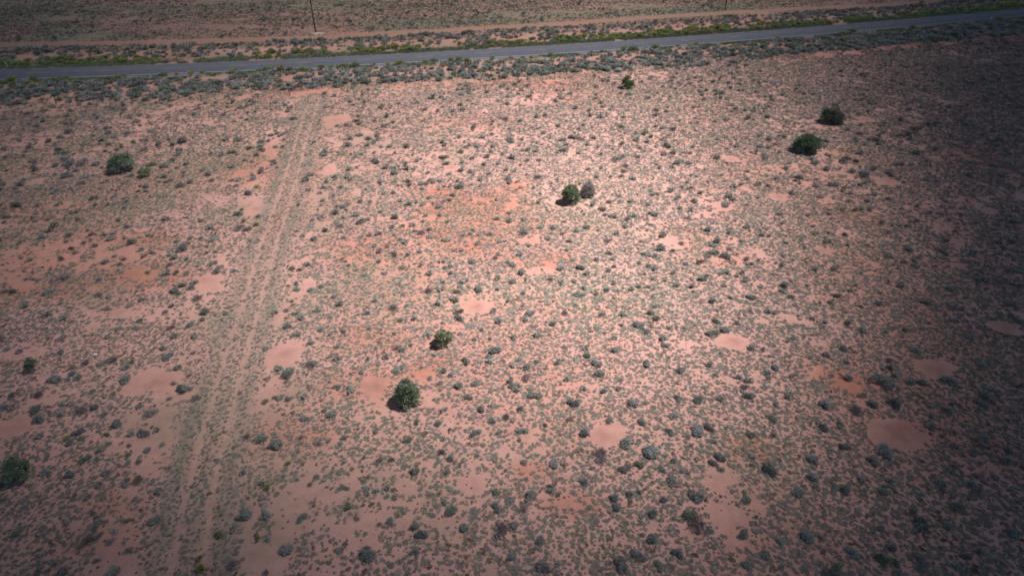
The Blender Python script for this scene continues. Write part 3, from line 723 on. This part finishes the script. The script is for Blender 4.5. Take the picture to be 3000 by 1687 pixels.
LO = {"s": make_lib(SAGE_C, "sage", 90, 6, .72), "g": make_lib(GREEN_C, "sage", 90, 4, .66), "p": make_lib(DRY_C, "dry", 110, 3, .5), "y": make_lib(YEL_C, "rabbit", 90, 4, .78)}
LO = {k: [(np.vstack([v[:4 * 90 if k != "p" else 4 * 110]]), f[:90 if k != "p" else 110], c[:4 * 90 if k != "p" else 4 * 110]) for v, f, c in L] for k, L in LO.items()}
for k, L in LO.items():                                     # coarser leaves for the small far ones
    for i, (v, f, c) in enumerate(L):
        q = v.reshape(-1, 4, 3); m = q.mean(1, keepdims=True); L[i] = (((q - m) * 1.9 + m).reshape(-1, 3), f, c)
MATS = {"s": M_SAGE, "g": M_SAGE, "p": M_DRY, "y": M_RABBIT}
NAME = {"s": "sagebrush", "g": "saltbush", "p": "dry_shrub", "y": "rabbitbrush"}
CAT = {"s": "shrub", "g": "shrub", "p": "dead shrub", "y": "shrub"}
GRP = {"s": "grey sagebrush bushes across the desert field", "g": "green low saltbushes across the desert", "p": "dry leafless shrubs in the field", "y": "yellow-green rabbitbrush mounds"}
HILIB = {k: [mesh_np(NAME[k], v, f, MATS[k], c) for v, f, c in L] for k, L in HI.items()}
LIM = {"s": 295, "g": 150, "p": 120, "y": 285}
MINPX = {"s": 0, "g": 6, "p": 8, "y": 0}
for t in "sgpy":
    L = [s for s in allsh if s[3] == t and in_view(np.array(s[0]), np.array(s[1]), 25)]
    L.sort(key=lambda s: -s[4])
    single = [s for s in L[:LIM[t]] if s[4] > MINPX[t]]
    rest = L[len(single):]
    items = []
    for i, (x, y, r, _, p) in enumerate(single):
        o = bpy.data.objects.new(NAME[t], HILIB[t][i % len(HILIB[t])]); COL.objects.link(o)
        o.location = (x, y, float(height(np.array([x]), np.array([y]))[0]) - .03)
        o.rotation_euler = (0, 0, R.uniform(0, 6.28)); h = r * R.uniform(.8, 1.25)
        o.scale = (r * R.uniform(.9, 1.25), r * R.uniform(.7, 1.05), h)
        tag(o, None, CAT[t], GRP[t])
        size = "small" if p < 11 else ("broad" if p > 21 else "mid-sized")
        look = {"s": "grey-green", "g": "greener", "p": "brown leafless", "y": "yellow-green"}[t]
        items.append((o, x, y, f"{size} {look}"))
    road_items = [it for it in items if it[2] > road_y(it[1]) - 22]
    field_items = [it for it in items if it[2] <= road_y(it[1]) - 22]
    noun = {"s": "sagebrush", "g": "saltbush", "p": "shrub", "y": "rabbitbrush"}[t]
    label_all(field_items, noun, LM); label_all(road_items, noun, LMR)
    if rest:
        A = np.array([(s[0], s[1], s[2]) for s in rest])
        pos = np.stack([A[:, 0], A[:, 1], height(A[:, 0], A[:, 1]) - .02], 1)
        tint = R.uniform(.8, 1.2, (len(A), 1)) * np.ones((1, 3))
        V, F, C = scatter(LO[t], pos, A[:, 2] * 1.05, R.uniform(.85, 1.2, len(A)), tint, 9)
        o = link(NAME[t] + "_scrub", mesh_np(NAME[t] + "_scrub", V, F, MATS[t], C))
        tag(o, {"s": "distant and small grey sagebrush scrub", "g": "distant greenish saltbush scrub", "p": "small dry twiggy scrub", "y": "distant yellow-green rabbitbrush scrub"}[t], "scrub", kind="stuff")
    print("shrubs", t, len(single), len(rest))

# ---------------------------------------------------------------- ground cover: matted grass clumps
def build_mats():
    r = np.random.default_rng(21)
    groups = [(13, 36, .225, 20), (36, 72, .27, 12), (72, 150, .36, 7)]
    BASE = [(0.235, 0.212, 0.185), (0.222, 0.212, 0.18), (0.25, 0.212, 0.19), (0.215, 0.212, 0.185)]
    SH = np.array([(s[0], s[1], s[2]) for s in allsh if s[1] < 80])
    for gi, (y0, y1, cell, nq) in enumerate(groups):
        hw = 0.862 * (y1 * .834 + CAM_H * .552) + 4
        gx = np.arange(-hw, hw, cell); gy = np.arange(y0, y1, cell)
        X, Y = np.meshgrid(gx, gy); X = (X + r.uniform(-.5, .5, X.shape) * cell).ravel(); Y = (Y + r.uniform(-.5, .5, Y.shape) * cell).ravel()
        k = in_view(X, Y, 40); X, Y = X[k], Y[k]
        rd = road_d(X, Y)
        k = rd < -13; X, Y, rd = X[k], Y[k], rd[k]
        side = sstep(-30, 28, X - .12 * (Y - 40))                         # denser toward one side of the field
        big = fbm(X, Y, 6.5, 3, 91)
        chain = np.abs(fbm(X, Y, 1.9, 3, 92) - .5) * 2                    # mats join up in winding chains
        small = fbm(X, Y, 1.0, 2, 93)
        dens = 0.82 + .16 * side + (big - .5) * 1.4 + (0.20 - chain) * 1.0 + (small - .5) * .7
        dens = dens + .07 * (1 - sstep(20, 34, Y)) * 0
        red = red_mask(X, Y); dens -= .22 * red
        pm = patch_mask(X, Y)
        d, sd = poly_dist(X, Y, TRACK)
        trk = 1 - sstep(-19, -13, rd + 5 * (fbm(X, Y, 4, 2, 23) - .5)); inb = (1 - sstep(1.4, 2.6, d + 1.2 * (fbm(X, Y, 4, 2, 24) - .5))) * trk
        rut = np.exp(-((d - .72) / .22) ** 2)
        bare = np.exp(-((d - 3.7) / 1.1) ** 2) * np.where(sd > 0, .42, .22) * trk * (.4 + 1.2 * fbm(X, Y, 7, 2, 25))
        dens = dens * (1 - inb) + inb * (1.10 - .62 * rut + (big - .5) * .3 + (small - .5) * .5)
        dens -= bare
        dr, _ = poly_dist(X, Y, RTRACK); dens -= .55 * (1 - sstep(1, 3.2, dr))
        dens = np.where(pm > .2, dens - 1.6 * pm, dens)
        keep = (dens > r.uniform(.22, .78, len(X)))
        stray = (r.random(len(X)) < .035) & (pm < .9)
        keep |= stray; tiny = stray | ((r.random(len(X)) < .035) & (pm < .98)); keep |= tiny
        X, Y, side, d, tiny = X[keep], Y[keep], side[keep], d[keep], tiny[keep]
        size = cell * r.uniform(.44, .92, len(X)) * (1 + .12 * side)
        onT = d < 3; size = np.where(onT, size * .86, size)
        small_s = r.random(len(X)) < .25; size = np.where(small_s, size * .55, size); size = np.where(tiny, r.uniform(.04, .11, len(X)), size)
        g = fbm(X, Y, 8, 3, 95)[:, None]; w = sstep(.45, .65, g) * (.9 - .5 * side[:, None])
        tint = r.uniform(.85, 1.15, (len(X), 1)) * ((1 - w) * np.array([1.0, 1.0, 1.0]) + w * np.array([.88, 1.03, .92]))
        dark = ((r.random(len(X)) < .07) | tiny)[:, None]; tint = np.where(dark, tint * .62 * np.array([1.12, .9, .88]), tint)
        dry = (r.random(len(X)) < .10)[:, None]; tint = np.where(dry, tint * np.array([1.35, 1.12, .95]), tint)
        tp = [mat_tpl(r, nq, BASE[i % 4]) for i in range(10)]
        pos = np.stack([X, Y, height(X, Y) - .004], 1)
        V, F, C = scatter(tp, pos, size, r.uniform(.7, 1.5, len(X)), tint, 33 + gi)
        print("mats", gi, len(X), len(F))
        yield V, F, C
def mats():
    Vs, Fs, Cs, b = [], [], [], 0
    for V, F, C in build_mats(): Vs.append(V); Fs.append(F + b); Cs.append(C); b += len(V)
    o = link("ground_cover", mesh_np("ground_cover", np.vstack(Vs), np.vstack(Fs), M_MAT, np.vstack(Cs)))
    tag(o, "low grey-green matted grass clumps covering the field", "ground cover", kind="stuff")
mats()

def plain_cover():
    """thin tufts beyond the road and rough grass on both verges"""
    r = np.random.default_rng(51)
    n = 190000; y = np.sqrt(r.uniform(85 ** 2, 300 ** 2, n)); hw = 0.862 * (y * .834 + CAM_H * .552) + 4; x = r.uniform(-1, 1, n) * hw
    k = in_view(x, y, 20); x, y = x[k], y[k]; rd = road_d(x, y)
    dd, _ = poly_dist(x, y, FTRACK)
    g = fbm(x, y * 1.7, 17, 4, 96)
    keep = (rd > 17) & (dd > 2.4 + 2 * (fbm(x, y, 5, 2, 7) - .5)) & (g + .25 * (fbm(x, y, 3, 2, 97) - .5) > r.uniform(.20, .54, len(x))) & (patch_mask(x, y) < .3)
    x, y = x[keep], y[keep]
    tp = [mat_tpl(r, 6, c) for c in ((0.19, 0.19, 0.145), (0.17, 0.185, 0.135), (0.20, 0.18, 0.15))]
    pos = np.stack([x, y, height(x, y)], 1)
    V, F, C = scatter(tp, pos, r.uniform(.16, .40, len(x)), r.uniform(.8, 1.6, len(x)), r.uniform(.8, 1.2, (len(x), 3)), 5)
    o = link("desert_grass", mesh_np("desert_grass", V, F, M_MAT, C)); tag(o, "thin dull grass tufts on the plain beyond the road", "grass", kind="stuff")
    # verge grass: upright pale green blades
    n = 42000; x = r.uniform(-140, 210, n); side = r.random(n) < .62
    off = np.where(side, 4.75 + np.abs(r.normal(size=n)) * 1.5, -(5.0 + np.abs(r.normal(size=n)) * 1.3))
    sl = road_slope(x); L = np.sqrt(1 + sl ** 2); px_, py_ = x - sl / L * off, road_y(x) + off / L
    k = in_view(px_, py_, 10) & (np.abs(road_d(px_, py_)) > 4.6) & (fbm(px_, py_, 4, 3, 98) > np.where(off > 0, .30, .48)); px_, py_, off = px_[k], py_[k], off[k]
    m = 7; N = len(px_)
    P = np.repeat(np.stack([px_, py_, height(px_, py_)], 1), m, 0) + np.concatenate([r.normal(size=(N * m, 2)) * .10, np.zeros((N * m, 1))], 1)
    D = r.normal(size=(N * m, 3)) * .45; D[:, 2] = 1
    V, F = leaf_quads(P, D, r.uniform(.12, .34, N * m), .06, r)
    col = np.array([0.24, 0.28, 0.17]) * r.uniform(.75, 1.3, (N, 1)); C = np.repeat(np.repeat(col, m, 0), 4, 0)
    o = link("verge_grass", mesh_np("verge_grass", V, F, M_MAT, C)); tag(o, "pale green rough grass along both road edges", "grass", kind="stuff")
plain_cover()

# ---------------------------------------------------------------- junipers
def crown_tpl(r, H, n, shape, base, gaps=.0, clumps=42):
    """leaf sprays on clumps through the crown's volume; unit half width, height H"""
    base = np.array(base); A = Acc(); K = clumps
    cz = r.uniform(.05, 1, K) ** .85
    if shape == "cone": prof = 1.0 - .72 * cz ** 1.3
    elif shape == "dome": cz = r.uniform(.0, 1, K) ** .9; prof = np.sqrt(np.clip(1 - (cz * .98) ** 2.6, 0, 1)) * (.93 + .07 * np.minimum(cz * 5, 1))
    else: prof = np.sqrt(np.clip(1 - ((cz - .42) / .62) ** 2, .05, 1))
    a = r.uniform(0, 2 * np.pi, K); q = np.sqrt(r.uniform(.25 if shape != 'dome' else .4, 1, K)) * prof * (.80 if shape != 'dome' else .84)
    cc = np.stack([np.cos(a) * q, np.sin(a) * q, .06 + cz * (H - .2)], 1)
    cr = r.uniform(.15, .27, K) * (1.1 if shape == "dome" else 1)
    if gaps: cr *= r.uniform(.6, 1.1, K)
    k = r.integers(0, K, n); nn = r.normal(size=(n, 3)); nn /= np.linalg.norm(nn, axis=1, keepdims=True); nn[:, 2] = np.abs(nn[:, 2]) * .9 - .2
    P = cc[k] + nn * (cr[k] * r.uniform(.5, 1.12, n))[:, None]; P[:, 2] = np.maximum(P[:, 2], .03)
    D = nn + np.array([0, 0, .55]) + r.normal(size=(n, 3)) * .4
    V, F = leaf_quads(P, D, r.uniform(.05, .12, n), .06, r, nn * .8 + np.array([.2, 0, .5]))
    tone = 2.7 * (r.uniform(.75, 1.3, K))[k] * r.uniform(.75, 1.3, n)
    C = np.repeat(base[None] * np.array([1.12, 1.0, 1.22]) * tone[:, None], 4, 0)
    A.add(V, F, C)
    return A.get(), cc

def trunk_mesh(r, cc, H, limbs=9, tr=.07):
    A = Acc()
    p = np.array([0, 0, -.05]); top = np.array([r.uniform(-.1, .1), r.uniform(-.1, .1), H * .62]); mid = (p + top) / 2 + np.array([.06, -.03, 0])
    for a, b, c, d in ((p, mid, tr, tr * .7), (mid, top, tr * .7, tr * .3)):
        V, F = stick(a, b, c, d); A.add(V, F, 1)
    for i in range(limbs):
        c = cc[i % len(cc)]; s = p * .5 + mid * .5 if i % 2 else mid
        s = s * r.uniform(.7, 1.2); e = c * r.uniform(.75, .95); k = (s + e) / 2 + np.array([0, 0, -.08])
        V, F = stick(s, k, tr * .42, tr * .28); A.add(V, F, 1)
        V, F = stick(k, e, tr * .28, tr * .1); A.add(V, F, 1)
    return A.get()

rj = np.random.default_rng(8)
G1, G2, G3, G4 = (0.092, 0.120, 0.068), (0.075, 0.100, 0.058), (0.085, 0.105, 0.060), (0.066, 0.090, 0.052)
JSPEC = [  # shape, height/halfwidth, colour, quads, gaps, clumps, label
    ("open", 1.25, (0.085, 0.115, 0.068), 5200, 1, 60, "big forked dark green juniper beside a small round one"),
    ("dome", 1.35, (0.085, 0.125, 0.055), 2200, 0, 30, "small round juniper just beyond the track side of the big forked juniper"),
    ("dome", 1.3, G2, 1000, 0, 16, "tiny dark juniper alone among sagebrush, midway from forked juniper to road"),
    ("cone", 1.75, G2, 2600, 1, 30, "narrow upright dark juniper with a thin spiky top, alone in bare sand"),
    ("open", 1.65, (0.085, 0.118, 0.062), 6500, 1, 64, "large open juniper with pale grey trunk and limbs showing through its crown"),
    ("open", 1.5, (0.098, 0.122, 0.062), 4200, 0, 44, "rounded bright green juniper standing alone in the sunlit middle of the field"),
    ("cone", 1.45, G1, 9500, 1, 100, "bright green conical juniper beside the bare ant circle"),
    ("dome", 1.7, (0.078, 0.108, 0.054), 7000, 0, 90, "dense green juniper of the touching pair, the one nearer the viewer"),
    ("dome", 1.5, (0.125, 0.130, 0.105), 5000, 1, 70, "greyer thin-leaved juniper of the touching pair, the one behind"),
    ("dome", 1.12, G4, 9000, 0, 120, "wide low dark green juniper, the nearer of two in the dim field"),
    ("dome", 1.2, G4, 9000, 0, 120, "dense dome-shaped dark juniper, the one of two closer to the road"),
    ("dome", 1.7, (0.058, 0.085, 0.038), 5000, 0, 60, "small dark juniper leaning beside a grey bush, close to the roadside brush")]
for (x, y), r, spec in zip(JUN, JR, JSPEC):
    shape, H, col, n, gaps, ncl, lab = spec
    (V, F, C), cc = crown_tpl(rj, H, n, shape, col, gaps, ncl)
    root = bpy.data.objects.new("juniper_tree", None); COL.objects.link(root); root.empty_display_size = .3
    root.location = (x, y, float(height(np.array([x]), np.array([y]))[0]) - .02)
    tag(root, lab, "tree", "junipers scattered over the desert field")
    s = r * (1.2 if shape == 'cone' else 1.04)
    V = V * s
    link("crown", mesh_np("crown", V, F, M_JUN, C), root)
    grey = "grey-trunked" in lab or "spiky" in lab
    V, F, C = trunk_mesh(rj, cc, H, 14 if grey else 9, .075 if grey else .06)
    link("trunk", mesh_np("trunk", V * s, F, M_BARK), root)

# ---------------------------------------------------------------- poles, posts, stakes, stones
def tube_mesh(name, segs, mat, sides=10):
    """segs: list of (p0, p1, r0, r1) merged into one mesh"""
    Vs, Fs, b = [], [], 0
    for p0, p1, a, c in segs:
        V, F = stick(p0, p1, a, c, sides); Vs.append(V); Fs += [tuple(int(q) + b for q in f) for f in F]
        Fs.append(tuple(b + q for q in range(sides - 1, -1, -1))); Fs.append(tuple(b + sides + q for q in range(sides))); b += len(V)
    me = bpy.data.meshes.new(name); me.from_pydata([tuple(v) for v in np.vstack(Vs)], [], Fs); me.update(); me.materials.append(mat); return me
def box_mesh(name, boxes, mat):
    """boxes: (cx, cy, cz, sx, sy, sz) chamfered a little at the top"""
    V, Fs = [], []
    for cx, cy, cz, sx, sy, sz in boxes:
        b = len(V)
        for z, k in ((-.5, 1), (.46, 1), (.5, .86)):
            for ax, ay in ((-.5, -.5), (.5, -.5), (.5, .5), (-.5, .5)): V.append((cx + ax * sx * k, cy + ay * sy * k, cz + z * sz))
        for j in (0, 4):
            for q in range(4): Fs.append((b + j + q, b + j + (q + 1) % 4, b + j + 4 + (q + 1) % 4, b + j + 4 + q))
        Fs += [(b + 3, b + 2, b + 1, b), (b + 8, b + 9, b + 10, b + 11)]
    me = bpy.data.meshes.new(name); me.from_pydata(V, [], Fs); me.update(); me.materials.append(mat); return me
def empty(name, x, y, z=None, rz=0, lean=(0, 0)):
    o = bpy.data.objects.new(name, None); COL.objects.link(o); o.empty_display_size = .3
    o.location = (x, y, float(height(np.array([x]), np.array([y]))[0]) if z is None else z); o.rotation_euler = (lean[0], lean[1], rz); return o

def utility_pole(px, py, gpx, gpy, lab, guylab, spoil, lean):
    x, y = gp(px, py); root = empty("utility_pole", x, y, lean=lean); tag(root, lab, "utility pole", "wooden poles of the power line")
    H = 11.5
    link("pole_shaft", tube_mesh("pole_shaft", [((0, 0, -.4), (0, 0, H), .165, .11)], M_POLE, 14), root)
    sl = float(road_slope(x)); L = math.hypot(1, sl); nx, ny = -sl / L, 1 / L
    arm = box_mesh("crossarm", [(0, 0, 0, 2.4, .1, .12)], M_POLE); a = link("crossarm", arm, root, (nx * .16, ny * .16, H - .6)); a.rotation_euler[2] = math.atan2(ny, nx)
    for k in (-1.05, 0, 1.05):
        link("insulator", tube_mesh("insulator", [((0, 0, 0), (0, 0, .08), .03, .07), ((0, 0, .08), (0, 0, .2), .07, .03)], M_PORC, 10), root, (nx * (.16 + k), ny * (.16 + k), H - .54))
    gx, gy = gp(gpx, gpy); g = empty("guy_wire", gx, gy); tag(g, guylab, "guy wire", "guy wires of the power poles")
    top = np.array([x + lean[1] * H, y - lean[0] * H, H - 1.2 + root.location[2]]) - np.array(g.location)
    u = top / np.linalg.norm(top)
    link("cable", tube_mesh("cable", [((0, 0, 0), tuple(top), .012, .012)], M_STEEL, 6), g)
    link("guard", tube_mesh("guard", [(tuple(u * .35), tuple(u * 3.4), .045, .04)], M_YELLOW, 8), g)
    link("anchor", tube_mesh("anchor", [((0, 0, -.1), tuple(u * .42), .05, .05)], M_WHITE, 8), g)
    link("strain_insulator", tube_mesh("strain_insulator", [(tuple(u * 7.6), tuple(u * 7.8), .04, .08), (tuple(u * 7.8), tuple(u * 8.0), .08, .04)], M_PORC, 10), g)
    if spoil:
        bm_v, f = [], []
        rr = np.random.default_rng(4); n = 18
        rings = [(1.35, -.06), (1.15, .05), (.75, .14), (.35, .2), (.02, .22)]
        for q, (ra, z) in enumerate(rings):
            for k in range(n):
                a = 2 * math.pi * k / n; w = 1 + .22 * math.sin(3 * a + 1) + rr.uniform(-.08, .08)
                bm_v.append((ra * w * 1.35 * math.cos(a), ra * w * .8 * math.sin(a), z + rr.uniform(-.02, .02)))
        for q in range(len(rings) - 1):
            for k in range(n): f.append((q * n + k, q * n + (k + 1) % n, (q + 1) * n + (k + 1) % n, (q + 1) * n + k))
        me = bpy.data.meshes.new("spoil_heap"); me.from_pydata(bm_v, [], f); me.update(); me.materials.append(M_CALICHE)
        o = link("spoil_heap", me, None, (x + .25, y - .35, 0)); tag(o, "low pale heap of dug-out sand round the utility pole's foot", "sand heap")
utility_pole(925.5, 98, 917, 131, "dark wooden utility pole rising from a pale sand heap beyond the road", "guy wire with yellow guard and white foot beside the heap-footed pole", True, (0, 0))
utility_pole(2123.5, 31, 2182, 56, "dark wooden utility pole without a sand heap, standing far down the power line", "guy wire with faint yellow guard by the far utility pole", False, (0, 0.02))

dl_labels = ["white road marker post on the near verge between grey brush and a yellow mound", "white marker post on the near verge, close against a big yellow-green mound", "white marker post on the near verge opposite the small dark juniper",
             "dim white marker post on the near verge beside a wide green mound", "white marker post on the near verge in the deepest shade", "leaning white marker post on the far verge, nearest the forked fence brace",
             "tilted white marker post on the far verge between fence brace and utility pole", "short white marker post on the far verge before the bare sandy strip", "tall straight white marker post on the far verge in bright green brush",
             "white marker post on the far verge below the far utility pole", "small pale marker post on the far verge past the white stone", "dim marker post on the far verge in the deepest shade"]
post_me = box_mesh("post_blade", [(0, 0, .55, .11, .035, 1.4)], M_WHITE)
refl_me = box_mesh("reflector", [(0, -.0225, 1.1, .08, .01, .18)], M_REFL)
for (px, py, hp, fs), (x, y), lab in zip(POSTS_PX, POSTG, dl_labels):
    lean = (0, 0)
    if px == 25: lean = (-.1, -.45)
    if px == 607: lean = (-.1, -.5)
    if px in (1671, 2532, 2900): lean = (0, .12)
    rt = empty("marker_post", x, y, rz=float(np.arctan(road_slope(x))), lean=lean); tag(rt, lab, "marker post", "white delineator posts along the road")
    link("blade", post_me, rt); link("reflector", refl_me, rt)

def fence_corner(px, py, braces, lab, H=1.5):
    x, y = gp(px, py); rt = empty("fence_post", x, y); tag(rt, lab, "fence post", "braced fence posts")
    link("post", tube_mesh("post", [((0, 0, -.2), (0, 0, H), .07, .06)], M_FENCE, 8), rt)
    for bx, by in braces:
        link("brace", tube_mesh("brace", [((bx, by, -.05), (bx * .05, by * .05, H - .15), .045, .045)], M_FENCE, 8), rt)
fence_corner(166, 304, [(-1.7, -.5)], "rusty fence post with a slanting brace in red sand near the yellow mounds")
fence_corner(885, 265, [(-2.2, -1.0), (-1.7, .5)], "rusty braced fence post where the dirt track meets the roadside brush")
fence_corner(239, 163, [(-1.6, -.9), (3.2, -.4)], "dark fence post with two spreading braces beyond the road", 1.4)

def t_post(px, py, mat, lab, H=1.45, lean=(0, 0), grp="thin steel fence posts"):
    x, y = gp(px, py); rt = empty("steel_post", x, y, lean=lean); tag(rt, lab, "steel post", grp)
    link("web", box_mesh("web", [(0, 0, H / 2 - .1, .035, .06, H + .2)], mat), rt)
    link("flange", box_mesh("flange", [(0, -.036, H / 2 - .1, .075, .012, H + .16)], mat), rt)
t_post(470, 155, M_TPOST, "green steel fence post in grey brush beyond the road, behind the tilted marker", 1.7, (0, -.12))
t_post(1237, 250, M_FENCE, "thin dark steel post at the field edge below the yellow mounds")
t_post(1463, 230, M_FENCE, "thin dark steel post amid grey brush, midway between two near-verge markers")
t_post(849, 277, M_FENCE, "thin steel post in red sand beside the braced post at the track end", 1.0)
t_post(1692, 191, M_FENCE, "thin steel post in grey brush behind the white near-verge marker")
t_post(119, 162, M_FENCE, "thin leaning steel post in brush beyond the road, before the forked brace", 1.3, (0, -.3))

def stone(px, py, r, mat, name, lab, cat, sx=1.0, sz=.7, seed=1):
    rr = np.random.default_rng(seed); x, y = gp(px, py); n, m = 12, 7; V = []; F = []
    for j in range(m + 1):
        ph = math.pi * j / m
        for k in range(n):
            a = 2 * math.pi * k / n; w = 1 + .22 * (math.sin(2 * a + seed) * math.sin(2 * ph) + rr.uniform(-.45, .45))
            V.append((r * sx * w * math.sin(ph) * math.cos(a), r * w * math.sin(ph) * math.sin(a), r * sz * w * math.cos(ph) + r * sz * .55))
    for j in range(m):
        for k in range(n): F.append((j * n + k, (j + 1) * n + k, (j + 1) * n + (k + 1) % n, j * n + (k + 1) % n))
    me = bpy.data.meshes.new(name); me.from_pydata(V, [], F); me.update(); me.materials.append(mat)
    o = link(name, me, None, (x, y, float(height(np.array([x]), np.array([y]))[0]) - .02)); tag(o, lab, cat)
    return o
stone(724, 269, .26, M_ROCK, "white_rock", "round white rock at the brush edge between the two nearer braced posts", "rock", seed=2)
stone(762, 274, .22, M_ROCK, "flat_rock", "flat pale yellowish rock on sand just beside the round white rock", "rock", 1.5, .35, 3)
stone(1811, 208, .62, M_ROCK2, "grey_boulder", "large pale grey boulder in the roadside brush near the small dark juniper", "boulder", 1.1, .7, 4)
stone(369, 288, .24, M_ROCK2, "blue_grey_rock", "small blue-grey rock in brush near the rusty slant-braced post", "rock", 1, .8, 5)
stone(1428, 235, .22, M_ROCK, "pale_stone", "pale stone in short grass in front of the dark steel post", "rock", 1, .8, 6)
stone(1275, 247, .26, M_ROCK2, "low_stone", "low grey stone beside a thin steel post at the field edge", "rock", 1.5, .5, 7)
stone(2206, 59, .38, M_ROCK, "bright_stone", "bright white stone in brush beyond the road near the faint yellow guard", "rock", 1.3, .7, 8)
stone(1320, 114, .2, M_ROCK, "little_stone", "little pale stone in brush beyond the road above the far-verge marker", "rock", 1, .7, 9)
stone(388, 141, .2, M_ROCK, "sunlit_stone", "little white stone on red sand beyond the road near the green post", "rock", 1.3, .5, 10)
stone(2528, 736, .15, M_ROCK, "mat_stone", "small pale stone among dense grass mats in the dim field", "rock", 1, .8, 12)
stone(1112, 262, .42, M_ROCK2, "flat_slab", "flat grey slab lying at the brush edge beside a bright green tuft", "rock", 1.7, .3, 13)

def litter(px, py, w, d, lab, cat, name, seed):
    rr = np.random.default_rng(seed); x, y = gp(px, py); n = 6; V = []; F = []
    for layer in (0, 1):
        for j in range(n):
            for k in range(n): V.append(((k / (n - 1) - .5) * w, (j / (n - 1) - .5) * d, .05 + .012 * layer))
    z = [rr.uniform(0, .12) for _ in range(n * n)]
    V = [(a, b, c + z[i % (n * n)]) for i, (a, b, c) in enumerate(V)]
    for j in range(n - 1):
        for k in range(n - 1):
            q = j * n + k; F.append((q + 1, q, q + n, q + n + 1)); q2 = q + n * n; F.append((q2, q2 + 1, q2 + n + 1, q2 + n))
    ring = [k for k in range(n)] + [n * j + n - 1 for j in range(1, n)] + [n * (n - 1) + k for k in range(n - 2, -1, -1)] + [n * j for j in range(n - 2, 0, -1)]
    for a, b in zip(ring, ring[1:] + ring[:1]): F.append((a, b, b + n * n, a + n * n))
    me = bpy.data.meshes.new(name); me.from_pydata(V, [], F); me.update(); me.materials.append(M_PAPER)
    o = link(name, me, None, (x, y, float(height(np.array([x]), np.array([y]))[0]))); o.rotation_euler[2] = rr.uniform(-.3, .3); tag(o, lab, cat)
litter(2405, 269, .48, .42, "flat white scrap lying on sand between the dome-shaped juniper and the road", "litter", "white_scrap", 1)
litter(280, 1042, .28, .2, "small crumpled white scrap on sand near the narrow upright juniper", "litter", "crumpled_scrap", 2)

x, y = gp(2464, 213); rt = empty("survey_stake", x, y, lean=(0, .22)); tag(rt, "thin leaning red survey stake in dim brush beyond the dome-shaped juniper", "survey stake")
link("stake", box_mesh("stake", [(0, 0, .62, .05, .03, 1.5)], M_RED), rt)
link("ribbon", box_mesh("ribbon", [(.0, 0, 1.1, .075, .055, .12)], M_RED), rt)
